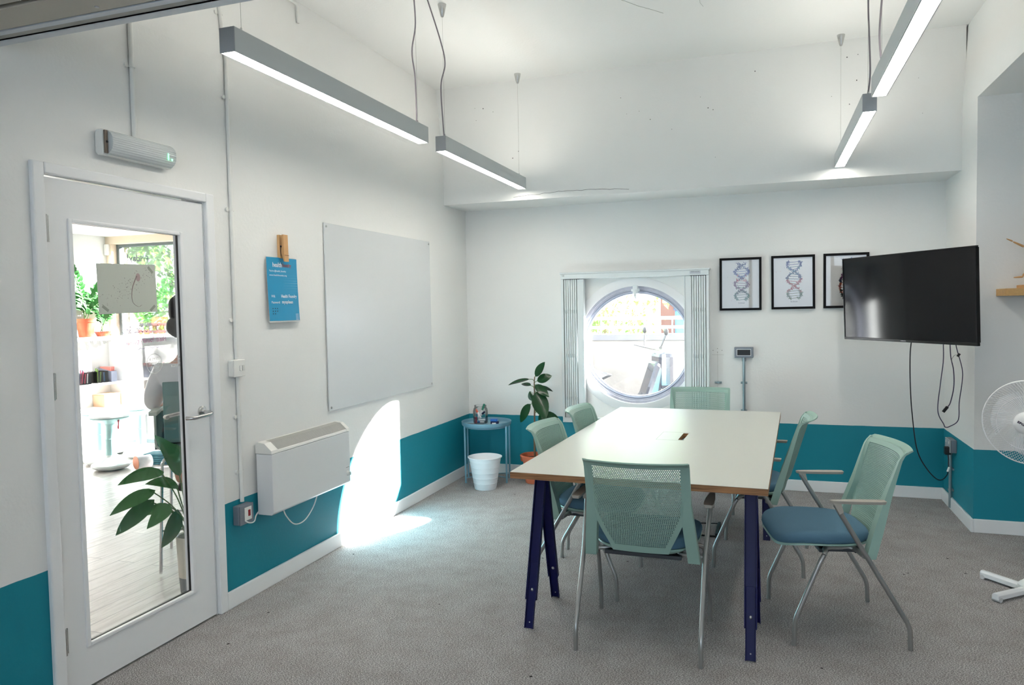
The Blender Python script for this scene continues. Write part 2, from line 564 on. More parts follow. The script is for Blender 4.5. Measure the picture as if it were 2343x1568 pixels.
# pier, alcove beyond it, bulkhead above the opening on the right
bm = B(); box(bm, XR, XE + .1, YP, YB + .12, 0, H2)
struct(obj('wall_right', bm, M_wall))
bm = B()
prism(bm, [(XR, H2), (XR + .035, HC + .05), (XR + .3, HC + .05), (XR + .3, H2)], 'y', YN - .1, YB + .12)
struct(obj('wall_right_upper', bm, M_white))
bm = B(); box(bm, XR + .3, XE + .1, YN - .1, YB + .12, H2, H2 + .12)
struct(obj('ceiling_alcove', bm, M_white))
bm = B(); box(bm, XE, XE + .12, YN - .1, YP, 0, H2)
struct(obj('wall_alcove', bm, M_wall))
bm = B(); box(bm, -.2, XR + .3, YN - .1, YB + .12, HC, HC + .12)
ceil = struct(obj('ceiling', bm, M_white))
bm = B()
pts = [(1.45 + .9 * i / 14, 3.3 + 1.25 * i / 14 + rnd.uniform(-.012, .012), HC - .0006) for i in range(15)]
tube(bm, pts[:9], .0011, 5)
pts = [(2.12 + .1 * i / 8 + rnd.uniform(-.01, .01), 3.5 + .5 * i / 8, HC - .0006) for i in range(9)]
tube(bm, pts, .0009, 5)
obj('crack', bm, mat('plaster_crack', (150, 150, 145), .9), ceil)

# wall behind the photographer with a wide window added to let in sky light
bm = B()
W3 = (.8, 5.2, .8, 2.5)
box(bm, -.2, W3[0], YN - .12, YN, 0, HC); box(bm, W3[1], XE + .1, YN - .12, YN, 0, HC)
box(bm, W3[0], W3[1], YN - .12, YN, 0, W3[2]); box(bm, W3[0], W3[1], YN - .12, YN, W3[3], HC)
struct(obj('wall_front', bm, M_wall))
w3 = sroot('added_window')
bm = B()
for a, b in ((0, .06), (1.46, 1.52), (2.92, 2.98), (4.34, 4.4)):
    box(bm, W3[0] + a, W3[0] + b, YN - .09, YN - .03, W3[2], W3[3])
box(bm, W3[0], W3[1], YN - .09, YN - .03, W3[2], W3[2] + .06); box(bm, W3[0], W3[1], YN - .09, YN - .03, W3[3] - .06, W3[3])
obj('frame', bm, M_gloss, w3)
bm = B(); box(bm, W3[0], W3[1], YN - .063, YN - .057, W3[2], W3[3]); obj('glass', bm, glass_mat('clear_pane'), w3)

# skirting
def skirting(name, pts, side):
    bm = B()
    for (a, b) in pts:
        box(bm, min(a[0], b[0]), max(a[0], b[0]), min(a[1], b[1]), max(a[1], b[1]), 0, .088)
        x0, x1 = min(a[0], b[0]), max(a[0], b[0]); y0, y1 = min(a[1], b[1]), max(a[1], b[1])
    return struct(obj(name, bm, M_gloss, bevel=.004))
skirting('baseboard_left', [((0, 2.166), (.016, YB)), ((0, YN), (.016, 1.212))], 0)
skirting('baseboard_back', [((.016, YB - .016), (XR, YB))], 0)
skirting('baseboard_right', [((XR - .016, YP - .016), (XR, YB - .016)), ((XR, YP - .016), (XE, YP))], 0)

# overhead door track across the room, above and in front of the photographer
tr = sroot('trim_1')
bm = B(); box(bm, -.01, XR, 1.066, 1.108, 2.45, 2.50); box(bm, -.01, XR, 1.066, 1.070, 2.45, 2.62); obj('track_rail', bm, mat('track_grey', (204, 208, 214), .5, .15), tr)
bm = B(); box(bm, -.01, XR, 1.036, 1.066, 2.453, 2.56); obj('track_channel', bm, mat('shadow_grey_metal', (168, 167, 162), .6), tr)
bm = B(); box(bm, -.01, XR, 1.012, 1.036, 2.45, 2.56); obj('track_rail', bm, mat('track_grey', (204, 208, 214), .5, .15), tr)
bm = B(); box(bm, -.01, XR, .885, 1.008, 2.452, 2.56); obj('timber_board', bm, mat('grey_painted_timber', (186, 180, 168), .6, bump=.1, bscale=30), tr, bevel=.003)
bm = B(); box(bm, -.01, XR, .862, .885, 2.49, 2.56); box(bm, -.01, XR, .3, 1.1, 2.52, 2.62); obj('dark_groove', bm, mat('groove', (90, 86, 80), .8), tr)
bm = B(); box(bm, -.01, XR, .62, .862, 2.452, 2.54); obj('timber_board', bm, MATS['grey_painted_timber'], tr, bevel=.003)
bm = B()
for x in (.62, 1.3, 2.0, 2.7): lathe(bm, [(0, -.002), (.006, -.002), (.007, 0), (.0, 0)], (x, .975, 2.451), 10)
obj('screw', bm, M_zinc, tr)

# ------------------------------------------------------------------ door in the left wall
door = sroot('door_1')
door['label'] = 'white framed glazed door'
bm = B()
fx = .018
def pl(a, b, c, d, x0=-.005, x1=fx): box(bm, x0, x1, a, b, c, d)
pl(1.212, 1.262, 0, 2.078); pl(2.112, 2.166, 0, 2.078); pl(1.262, 2.112, 2.034, 2.078)
obj('architrave', bm, M_gloss, door, bevel=.006)
bm = B()
box(bm, -.13, -.004, 1.246, 1.266, 0, 2.05); box(bm, -.13, -.004, 2.108, 2.127, 0, 2.05); box(bm, -.13, -.004, 1.266, 2.108, 2.033, 2.05)
obj('door_lining', bm, M_gloss, door)
bm = B()
LX0, LX1 = -.048, -.004
box(bm, LX0, LX1, 1.2695, 1.378, .008, 2.026); box(bm, LX0, LX1, 1.958, 2.1045, .008, 2.026)
box(bm, LX0, LX1, 1.378, 1.958, .008, .172); box(bm, LX0, LX1, 1.378, 1.958, 1.87, 2.026)
leafo = obj('door_leaf', bm, M_gloss, door)
bm = B()
for (a, b, c, d) in ((1.366, 1.386, .165, 1.878), (1.95, 1.97, .165, 1.878), (1.386, 1.95, .165, .182), (1.386, 1.95, 1.862, 1.878)):
    box(bm, -.016, .002, a, b, c, d)
obj('glazing_bead', bm, M_gloss, door, bevel=.004)
bm = B()
box(bm, -.026, -.0165, 1.3785, 1.3865, .174, 1.868); box(bm, -.026, -.0165, 1.9495, 1.9575, .174, 1.868)
box(bm, -.026, -.0165, 1.3865, 1.9495, .174, .183); box(bm, -.026, -.0165, 1.3865, 1.9495, 1.8615, 1.868)
obj('glazing_gasket', bm, M_black, door)
bm = B(); box(bm, -.025, -.019, 1.379, 1.957, .175, 1.867)
dglass = obj('glass', bm, glass_mat('door_glass', gloss=.007), door)
for z in (1.83, 1.228, .232):
    bm = B()
    tube(bm, [(.006, 1.2665, z - .052), (.006, 1.2665, z + .052)], .0065, 10)
    for k in range(1, 5): tube(bm, [(.006, 1.2665, z - .052 + k * .0208 - .0008), (.006, 1.2665, z - .052 + k * .0208 + .0008)], .0071, 10)
    box(bm, -.003, -.001, 1.268, 1.285, z - .05, z + .05)
    obj('hinge', bm, M_steel, door, smooth=True)
bm = B()
My = Matrix.Rotation(PI / 2, 3, 'Y')
lathe(bm, [(0, 0), (.026, 0), (.026, .006), (.022, .009), (.011, .01), (.0, .01)], (-.004, 2.052, 1.025), 24, My)
tube(bm, rounded_path([(0, 2.052, 1.025), (.058, 2.052, 1.02), (.066, 2.03, 1.016), (.064, 1.925, 1.012), (.03, 1.915, 1.012)], .018), .0095, 12)
obj('door_handle', bm, M_steel, door, smooth=True)
bm = B()
lathe(bm, [(0, 0), (.026, 0), (.026, -.006), (.022, -.009), (.0, -.01)], (-.048, 2.052, 1.025), 24, My)
tube(bm, rounded_path([(-.05, 2.052, 1.025), (-.105, 2.052, 1.02), (-.112, 2.03, 1.016), (-.11, 1.925, 1.012), (-.08, 1.915, 1.012)], .018), .0095, 12)
obj('door_handle', bm, M_steel, door, smooth=True)

# lettering on the corridor side of the door glass (reads backwards from here)
mr, mu = AX['mirror']
M_vinyl = glass_mat('white_vinyl', (.9, .9, .9), dirt=.45, gloss=.02)
M_frost = glass_mat('frosted_vinyl', (.86, .84, .84), dirt=.22, gloss=.02)
M_pen1 = mat('violet_marker', (120, 90, 160), .6); M_pen2 = mat('magenta_marker', (186, 70, 130), .6); M_pen3 = mat('red_marker', (170, 60, 70), .6)
gx = -.0262
text('lettering', 'Friday!', (gx, 1.785, 1.722), mr, mu, .036, .115, M_pen1, dglass)
text('lettering', 'ALL DAY', (gx, 1.862, 1.425), (0, -1, 0), mu, .026, .07, M_pen3, dglass)
text('lettering', '\u2192 DrDoctor Series', (gx, 1.785, 1.42), (0, -1, -.03), mu, .03, .155, M_pen1, dglass)
text('lettering', 'Health Foundry', (gx, 1.868, 1.368), (0, -1, -.03), mu, .032, .145, M_pen2, dglass)
text('lettering', 'Evening', (gx, 1.715, 1.362), (0, -1, -.04), mu, .024, .09, M_pen2, dglass)
def squiggle(a, b, z, material, n=9):
    bm = B()
    tube(bm, [(gx - .0004, a + (b - a) * i / (n * 4), z + .004 * math.sin(i * PI / 2) - .008 * i / (n * 4)) for i in range(n * 4 + 1)], .0009, 5)
    obj('underline', bm, material, dglass)
squiggle(1.79, 1.665, 1.714, M_pen2, 5); squiggle(1.865, 1.62, 1.352, M_pen1, 9)
text('lettering', 'foundry', (gx, 1.39, 1.30), (0, .95, .32), (0, -.32, .95), .12, .37, M_frost, dglass, bold=.02)
text('lettering', "GUY'S &", (gx, 1.822, 1.291), mr, mu, .012, .055, M_vinyl, dglass, bold=.01)
text('lettering', 'ST THOMAS\u2019', (gx, 1.828, 1.272), mr, mu, .012, .066, M_vinyl, dglass, bold=.01)
text('lettering', 'CHARITY', (gx, 1.822, 1.253), mr, mu, .012, .055, M_vinyl, dglass, bold=.01)
bm = B()
tube(bm, [(gx, 1.795 + .044 * math.cos(t), 1.276 + .044 * math.sin(t)) for t in [2 * PI * i / 40 for i in range(41)]], .0013, 5)
obj('emblem_ring', bm, M_vinyl, dglass)
for i, s in enumerate(('A CATALYST', 'FOR INNOVATION', 'IN HEALTH')):
    text('lettering', s, (gx, 1.95, 1.29 - i * .019), mr, mu, .012, (.066, .086, .055)[i], M_vinyl, dglass, bold=.015)

# printed sheet taped to the door glass, seen from behind
sheet = thing('paper_sheet', 'white sheet with a faint show-through print, taped to the door glass', 'paper', (-.0185, 1.66, 1.61))
bm = B(); box(bm, 0, .0004, -.155, .155, -.105, .105)
bmesh.ops.rotate(bm, verts=bm.verts, cent=(0, 0, 0), matrix=Matrix.Rotation(R(1.5), 3, 'X'))
obj('paper', bm, mat('translucent_paper', (196, 200, 190), .8, bump=.05, bscale=20), sheet)
rnd = random.Random(11)
bm = B()
Mx = Matrix.Rotation(PI / 2, 3, 'Y')
for i in range(150):
    t = rnd.random()
    y = -.13 + .26 * t + rnd.gauss(0, .02); z = -.06 + .14 * t + rnd.gauss(0, .02)
    if abs(y) < .145 and abs(z) < .095: disc(bm, (.0006, y, z), rnd.uniform(.0006, .002), Mx, 6)
obj('print', bm, mat('show_through_ink', (120, 118, 116), .9), sheet)
bm = B()
tube(bm, smooth_path([(.0008, .045, .055), (.0008, .02, 0), (.0008, .02, -.055), (.0008, .05, -.078), (.0008, .07, -.07)]), [.006 - .0045 * min(1, i / 16) for i in range(33)], 6, flat=.08)
obj('print', bm, mat('show_through_pink', (176, 156, 154), .9), sheet)
bm = B(); sphere(bm, (.0006, .055, .05), .018, (.03, .7, 1)); obj('print', bm, MATS['show_through_pink'], sheet)
for (y, z, a) in ((.125, .085, -45), (.13, -.085, 40), (-.12, -.085, -35)):
    bm = B(); box(bm, .0005, .0009, -.018, .018, -.006, .006, Matrix.Translation((0, y, z)) @ Matrix.Rotation(R(a), 4, 'X'))
    obj('tape', bm, mat('grey_tape', (150, 154, 142), .6), sheet)

# ------------------------------------------------------------------ round window, its casing and the folding security shutters
w1 = sroot('window_1', (WX, YB, WZ))
My90 = Matrix.Rotation(-PI / 2, 3, 'X')      # lathe axis z -> +y
bm = B()
lathe(bm, [(.516, -.002), (.516, .02), (.5, .022), (.497, .085), (.516, .085)], (0, 0, 0), 96, My90)
lathe(bm, [(.50, -.004), (.565, -.004), (.57, 0), (.50, 0), (.50, -.004)], (0, 0, 0), 96, My90)
obj('window_reveal', bm, M_gloss, w1, smooth=True)
M_wf = mat('grey_window_frame', (176, 178, 190), .35, .15, var=.15, vscale=30)
bm = B()
lathe(bm, [(.512, .04), (.48, .04), (.476, .05), (.468, .05), (.465, .062), (.512, .062), (.512, .04)], (0, 0, 0), 96, My90)
obj('outer_frame', bm, M_wf, w1, smooth=True)
bm = B()
lathe(bm, [(.472, .062), (.452, .06), (.446, .072), (.44, .074), (.436, .1), (.472, .1), (.472, .062)], (0, 0, 0), 96, My90)
obj('sash', bm, mat('sash_grey', (150, 156, 172), .3, .2), w1, smooth=True)
bm = B()
lathe(bm, [(0, .085), (.44, .085), (.44, .091), (0, .091)], (0, 0, 0), 64, My90)
obj('glass', bm, glass_mat('dusty_window_glass', dirt=.0017, gloss=.02, streak=True), w1)
bm = B()
box(bm, -.02, .02, -.012, .05, .435, .505); box(bm, -.035, .035, .0, .02, .455, .475); box(bm, -.01, .01, -.02, .0, .41, .47)
tube(bm, [(0, -.01, .41), (0, .03, .395)], .006, 8)
obj('window_latch', bm, M_upvc, w1, bevel=.003)

SX0, SX1, SZ0, SZ1 = .905, 2.14, .505, 1.785
fr = thing('shutter_casing', 'white rectangular metal casing around the round window', 'window casing', (WX, YB, SZ0))
bm = B()
box(bm, SX0 - WX, SX1 - WX, -.082, -.001, SZ1 - SZ0 - .05, SZ1 - SZ0 - .008)
box(bm, SX0 - WX - .008, SX1 - WX + .008, -.09, -.001, SZ1 - SZ0 - .008, SZ1 - SZ0 + .006)
obj('top_track', bm, M_upvc, fr, bevel=.002)
bm = B(); box(bm, SX0 - WX, SX1 - WX, -.07, -.001, 0, .035); box(bm, SX0 - WX, SX1 - WX, -.078, -.001, -.006, 0.0)
obj('bottom_track', bm, M_upvc, fr, bevel=.002)
for s in (0, 1):
    bm = B()
    a = (SX0 - WX) if s == 0 else (SX1 - WX - .022)
    box(bm, a, a + .022, -.078, -.001, .0355, SZ1 - SZ0 - .0505)
    obj('side_jamb', bm, M_upvc, fr, bevel=.002)
bm = B(); box(bm, 1.99 - WX, 2.075 - WX, -.0835, -.0822, 1.242, 1.266)
obj('maker_label', bm, mat('silver_label', (190, 196, 204), .4), fr)
text('lettering', 'SECURITY SHUTTERS', (2.0 - WX, -.0836, 1.256), *AX['back'], .006, .065, M_ink, fr)
text('lettering', 'CE', (.918 - WX, -.0836, 1.252), *AX['back'], .012, .02, M_ink, fr)
def shutter(x0, direction, label):
    t = thing('folding_shutter', label, 'shutter', (x0, YB - .04, SZ0 + .036), 0, 'folding shutters at the round window')
    H = SZ1 - SZ0 - .09
    for i in range(6):
        bm = B()
        a = direction * (.002 + i * .0185)
        xa, xb = sorted((a, a + direction * .0145))
        box(bm, xa, xb, -.030, .030, .0, H)
        for zz in (.15, .52, .9): 
            tube(bm, [((xa + xb) / 2, -.030, zz), ((xa + xb) / 2, -.030, zz + .03)], .005, 8)
        obj('slat', bm, M_upvc, t, bevel=.0015)
    bm = B()
    a = direction * .114
    xa, xb = sorted((a, a + direction * .05)); box(bm, xa, xb, -.026, .026, 0, H)
    xa, xb = sorted((a + direction * .05, a + direction * .058)); box(bm, xa, xb, -.032, .032, 0, H)
    obj('lead_post', bm, M_upvc, t, bevel=.0015)
    bm = B(); xa, xb = sorted((0, direction * .125)); box(bm, xa, xb, -.022, .022, H, H + .004)
    obj('dark_gap', bm, M_dark, t)
    return t
shutter(SX0 + .026, 1, 'folded white metal shutter stacked at the left side of the round window')
shutter(SX1 - .026, -1, 'folded white metal shutter stacked at the right side of the round window')

# ------------------------------------------------------------------ linear pendant lights
M_lamp = mat('lit_diffuser', (255, 249, 238), .5, emit=LAMP)
M_added_uplight = mat('added_uplight', (255, 249, 238), .5, emit=LAMP * .8)  # added uplight that brightens the ceiling and upper walls
def pendant(name_label, x, y0, y1, zb, wires, flex, x_shift=0):
    L = y1 - y0
    t = thing('linear_pendant_light', name_label, 'pendant light', (x, y0, zb), -math.atan2(x_shift, L))
    bm = B()
    box(bm, -.033, -.029, .002, L - .002, 0, .09); box(bm, .029, .033, .002, L - .002, 0, .09); box(bm, -.029, .029, .002, L - .002, .086, .09)
    obj('housing', bm, M_alu, t)
    for y in (0, L):
        bm = B(); box(bm, -.033, .033, y - .002, y + .002, 0, .09)
        for z in (.02, .07):
            lathe(bm, [(0, -.0028), (.0022, -.0028), (.0022, 0), (0, 0)], (0.004, y, z), 8, Matrix.Rotation(PI / 2, 3, 'X'))
        obj('end_cap', bm, M_alu2, t)
    bm = B(); box(bm, -.0285, .0285, .004, L - .004, .004, .012)
    obj('diffuser', bm, M_lamp, t)
    bm = B(); box(bm, -.024, .024, .16, L - .16, .0902, .0915)
    obj('added_upper_strip', bm, M_added_uplight, t)  # glowing top strip added to the pendant as fill light
    for (yw, cup) in wires:
        bm = B()
        tube(bm, [(0, yw - y0, .088), (0, yw - y0, HC - zb - .05)], .0009, 6)
        tube(bm, [(0, yw - y0, .088), (0, yw - y0, .115)], .004, 8)
        obj('suspension_wire', bm, M_steel, t)
        bm = B()
        lathe(bm, [(0, -.075), (.008, -.075), (.012, -.065), (.026, -.004), (.026, 0), (0, 0)], (0, yw - y0, HC - zb), 20)
        obj('ceiling_cup', bm, M_steel, t, smooth=True)
    if flex:
        bm = B()
        tube(bm, smooth_path([(p[0], p[1] - y0, p[2] - zb) for p in flex]), .0042, 8)
        obj('power_flex', bm, M_flex, t, smooth=True)
    return t
pendant('silver linear pendant light, nearer one hanging along the left wall', .715, 1.45, 3.085, 2.45, [(1.53, 1), (3.02, 1)],
        [(0, 3.0, 2.545), (.004, 3.0, 2.6), (0, 3.0, 2.8), (-.02, 3.01, 2.95), (.01, 3.0, 3.1), (0, 2.99, 3.34)])
pendant('silver linear pendant light, farther one along the left wall nearest the corner', .722, 3.315, 4.89, 2.45, [(3.38, 1), (4.82, 1)],
        [(0, 3.37, 2.545), (-.01, 3.38, 2.62), (-.01, 3.36, 2.85), (.02, 3.36, 2.98), (0, 3.34, 3.12), (-.05, 3.28, 3.34)])
pendant('silver linear pendant light, farther one above the television side', 3.07, 3.33, 4.93, 2.45, [(3.40, 1), (4.86, 1)],
        [(0, 3.42, 2.545), (.012, 3.42, 2.65), (.008, 3.41, 2.8), (0, 3.40, 3.0), (.0, 3.40, 3.34)])
pendant('silver linear pendant light, nearest one, cut by the top edge on the right', 3.076, 1.43, 3.045, 2.45, [(1.5, 1), (2.97, 1)],
        [(-.0, 2.95, 2.545), (-.012, 2.95, 2.7), (0, 2.96, 2.9), (.0, 2.95, 3.1), (.0, 2.95, 3.34)])

pendant('added silver linear pendant light, unseen behind the overhead track, over the left side', .722, -2.55, -.95, 2.45, [(-2.45, 1), (-1.05, 1)], [(0, -1.1, 2.545), (.01, -1.1, 2.9), (0, -1.1, 3.34)])  # extra lamp out of view, added to lift the darker left side
pendant('added silver linear light, unseen, fixed to the low ceiling of the alcove', 5.1, .2, 1.8, 2.672, [], None)  # unseen lamp added to brighten the pier and alcove

# ------------------------------------------------------------------ things on the left wall
def conduit(label, y, z0, z1, clips, lean=False, slope=True):
    t = thing('cable_conduit', label, 'conduit', (0, y, z0), 0)
    bm = B()
    pts = [(.011, 0, 0), (.011, 0, min(z1, H1) - z0)]
    if z1 > H1: pts.append((.011 - .062 * (z1 - H1) / (HC - H1), 0, z1 - z0))
    tube(bm, pts, .0105, 12)
    obj('pipe', bm, M_pvc, t, smooth=True)
    for z in clips:
        bm = B()
        xo = -.062 * max(0, (z - H1)) / (HC - H1)
        tube(bm, [(.011 + xo, 0, z - z0 - .007), (.011 + xo, 0, z - z0 + .007)], .0135, 12)
        lathe(bm, [(0, 0), (.011, 0), (.010, .01), (0, .01)], (xo, -.024, z - z0), 12, My)
        box(bm, xo, xo + .006, -.026, 0, z - z0 - .006, z - z0 + .006)
        lathe(bm, [(0, .0101), (.0035, .0101), (0, .0106)], (xo, -.024, z - z0), 8, My)
        obj('clip', bm, M_pvc, t)
    return t
conduit('white cable conduit running from ceiling down to the light switch', 2.295, 1.262, HC, [3.0, 2.58, 2.02, 1.46])
conduit('white cable conduit from the light switch down to the heater outlet', 2.30, .522, 1.168, [.965, .68])
conduit('white cable conduit above the emergency light over the door', 1.70, 2.25, HC - .3, [2.56])
t = thing('cable_conduit', 'white cable conduit bent under the ceiling on the left wall', 'conduit', (0, 0, 0))
bm = B(); tube(bm, rounded_path([(-.035, 2.34, 3.31), (-.035, 2.99, 3.31), (-.035, 2.99, 3.2)], .03), .0095, 10)
obj('pipe', bm, M_pvc, t, smooth=True)

sw = thing('light_switch', 'white double light switch on the conduit beside the door', 'switch', (0, 2.285, 1.215))
bm = B(); box(bm, 0, .03, -.043, .043, -.043, .043); obj('back_box', bm, M_pvc, sw, bevel=.006)
bm = B(); box(bm, .0305, .038, -.043, .043, -.043, .043); obj('face_plate', bm, M_pvc, sw, bevel=.003)
for y in (.006, .026):
    bm = B(); box(bm, .0382, .042, y - .008, y + .008, -.014, .014); obj('rocker', bm, mat('switch_rocker', (222, 222, 218), .3), sw, bevel=.002)
fs = thing('fused_outlet', 'grey metal heater outlet with a red rocker, below the conduit', 'outlet', (0, 2.29, .462))
bm = B(); box(bm, 0, .04, -.052, .052, -.05, .05); obj('back_box', bm, M_greybox, fs, bevel=.006)
bm = B(); box(bm, .0405, .047, -.052, .052, -.05, .05); obj('face_plate', bm, M_greybox, fs, bevel=.004)
bm = B(); box(bm, .0472, .0495, -.02, .034, -.032, .036); obj('insert', bm, M_pvc, fs, bevel=.001)
bm = B(); box(bm, .0496, .0535, .006, .02, -.012, .02); obj('rocker', bm, M_red, fs, bevel=.001)
bm = B(); tube(bm, smooth_path([(.048, -.018, -.03), (.06, .0, -.045), (.05, .05, -.052), (.03, .09, -.035), (.02, .13, -.02)]), .0035, 8)
obj('flex', bm, M_pvc, fs, smooth=True)

h = thing('panel_heater', 'white wall-mounted panel heater with top grille beside the door', 'heater', (0, 2.41, .424))
HL = .765
bm = B(); prism(bm, [(.02, 0), (.105, 0), (.12, .012), (.12, .325), (.02, .325)], 'y', 0, HL)
obj('body', bm, mat('heater_enamel', (226, 227, 228), .35), h, bevel=.003)
bm = B()
prism(bm, [(.018, .327), (.121, .327), (.118, .345), (.075, .382), (.03, .388), (.018, .37)], 'y', -.002, .055)
prism(bm, [(.018, .327), (.121, .327), (.118, .345), (.075, .382), (.03, .388), (.018, .37)], 'y', HL - .03, HL + .002)
prism(bm, [(.018, .327), (.121, .327), (.118, .34), (.112, .343), (.018, .343)], 'y', .055, HL - .03)
prism(bm, [(.018, .368), (.033, .368), (.038, .386), (.03, .388), (.018, .37)], 'y', .055, HL - .03)
obj('top_casing', bm, mat('heater_cap', (230, 229, 224), .35), h, bevel=.002)
bm = B()
for i in range(84):
    y = .058 + i * (HL - .092) / 83
    prism(bm, [(.036, .372), (.112, .341), (.115, .347), (.075, .381), (.036, .386)], 'y', y, y + .0036)
obj('grille', bm, mat('heater_grille', (196, 196, 190), .4), h)
bm = B(); box(bm, .03, .1, .058, HL - .032, .344, .352); obj('dark_interior', bm, mat('heater_inside', (100, 100, 96), .7), h)
bm = B()
lathe(bm, [(0, 0), (.015, 0), (.013, .012), (.006, .016), (0, .016)], (.12, .735, .068), 18, My)
box(bm, .13, .142, .732, .738, .058, .078)
obj('thermostat_knob', bm, mat('clear_knob', (214, 216, 214), .15), h, smooth=True)
bm = B(); box(bm, .1203, .1207, .715, .752, .105, .107); obj('dial_mark', bm, M_ink, h)
bm = B()
tube(bm, smooth_path([(.05, .17, .0), (.05, .2, -.06), (.045, .28, -.128), (.042, .38, -.135), (.042, .47, -.08), (.05, .515, .0)]), .0035, 8)
obj('power_lead', bm, M_pvc, h, smooth=True)
for y in (.15, .55):
    bm = B(); box(bm, 0, .02, y, y + .05, .05, .3); obj('wall_bracket', bm, M_pvc, h)

wb = thing('whiteboard', 'large blank whiteboard fixed flat on the left wall', 'whiteboard', (0, 3.13, .876))
bm = B(); box(bm, .004, .012, 0, 1.505, 0, 1.165)
obj('board', bm, mat('glossy_white_board', (216, 219, 221), .26, spec=.45), wb, bevel=.001)
for (y, z) in ((.02, .02), (1.485, .02), (.02, 1.145), (1.485, 1.145)):
    bm = B(); lathe(bm, [(0, 0), (.008, 0), (.007, .0035), (0, .004)], (.012, y, z), 14, My)
    box(bm, 0, .004, y - .01, y + .01, z - .01, z + .01)
    obj('fixing', bm, M_steel, wb)

ps = thing('wifi_poster', 'bright blue poster with white lettering clipped to the left wall', 'poster', (.012, 2.556, 1.441))
PW, PH = .278, .36
bm = B()
nn = 10
rows = []
for j in range(nn + 1):
    z = PH * j / nn; x = .012 * (1 - j / nn) ** 1.5
    rows.append([bm.verts.new((x + .003 * math.sin(PI * i / 4), PW * i / 4, z)) for i in range(5)])
for j in range(nn):
    for i in range(4): bm.faces.new((rows[j][i], rows[j][i + 1], rows[j + 1][i + 1], rows[j + 1][i]))
bmesh.ops.solidify(bm, geom=bm.faces, thickness=.0006)
obj('paper', bm, M_paper, ps)
def px(z): return .0145 - .0 + .012 * max(0, (1 - z / PH)) ** 1.5 - .0115 + .0012
bm = B()
rows = []
for j in range(nn + 1):
    z = .008 + (PH - .01) * j / nn; x = .012 * max(0, 1 - z / PH) ** 1.5 + .0009
    rows.append([bm.verts.new((x + .003 * math.sin(PI * i / 4), .002 + (PW - .004) * i / 4, z)) for i in range(5)])
for j in range(nn):
    for i in range(4): bm.faces.new((rows[j][i], rows[j][i + 1], rows[j + 1][i + 1], rows[j + 1][i]))
obj('print', bm, mat('cyan_blue_print', (22, 146, 192), .45), ps)
def ptext(s, y, z, hgt, wid, m, bold=.02):
    x = .012 * max(0, 1 - z / PH) ** 1.5 + .0009 + .003 + .0004
    return text('lettering', s, (x, y, z), *AX['left'], hgt, wid, m, ps, bold=bold)
M_lt = mat('white_print', (240, 244, 246), .5); M_rd = mat('coral_print', (160, 88, 84), .5)
ptext('health', .05, .305, .026, .082, M_lt); ptext('foundry', .136, .300, .030, .082, M_rd)
ptext("You're @health_foundry", .018, .276, .013, .15, M_lt, .01)
ptext('www.healthfoundry.org', .018, .253, .012, .155, M_lt, .01)
ptext('Wifi:', .024, .137, .014, .034, M_lt, .01); ptext('Health Foundry', .112, .13, .024, .142, M_lt)
ptext('Password:', .024, .104, .013, .075, M_lt, .01); ptext('myspleen', .115, .098, .024, .1, M_lt)
bm = B()
for j in range(9):
    for i in range(13):
        y = .15 + i * .0095; z = .29 - j * .0145
        rr = .0016 * max(0, 1 - abs(j - 5) / 5.5) * (.35 + .65 * i / 12)
        if rr > .0004 and y < PW - .004: disc(bm, (.012 * (1 - z / PH) ** 1.5 + .0044, y, z), rr, Mx, 6)
obj('dot_pattern', bm, M_lt, ps)
bm = B()
for j in range(3):
    for i in range(3):
        if (i, j) == (2, 2): continue
        z = .076 - j * .0145
        disc(bm, (.012 * (1 - z / PH) ** 1.5 + .0046, .032 + i * .0195, z), .0034, Mx, 8)
obj('dot_pattern', bm, M_ink, ps)
bm = B()
for j in range(5): 
    z = .042 - j * .0075
    box(bm, .0145, .0148, .235, .262, z, z + .0018, Matrix.Translation((.012 * (1 - z / PH) ** 1.5 - .0095, 0, 0)))
obj('small_print', bm, M_lt, ps)

pg = thing('clothes_peg', 'large wooden clothes peg holding the top of the blue poster', 'peg', (.012, 2.692, 1.777), 0)
bm = B()
prism(bm, [(.014, .05), (.030, .0), (.036, .0), (.034, .045), (.032, .15), (.020, .15), (.018, .075)], 'y', -.018, .022)
obj('peg_jaw', bm, M_wood, pg, bevel=.001)
bm = B()
prism(bm, [(-.011, .02), (.010, .02), (.006, .075), (.004, .15), (-.011, .15)], 'y', -.018, .022)
o = obj('peg_jaw', bm, mat('beech_wood_light', (214, 172, 120), .55, bump=.05, bscale=60), pg, bevel=.001)
bm = B()
tube(bm, smooth_path([(.014, -.02, .03), (.012, -.0205, .06), (.014, -.021, .085), (.016, -.021, .09)]), .0012, 6)
tube(bm, [(.0145, -.021, .085), (.0145, .025, .085)], .005, 10)
tube(bm, [(.037, -.018, .036), (.037, .022, .034)], .001, 6)
obj('spring', bm, M_dark, pg)

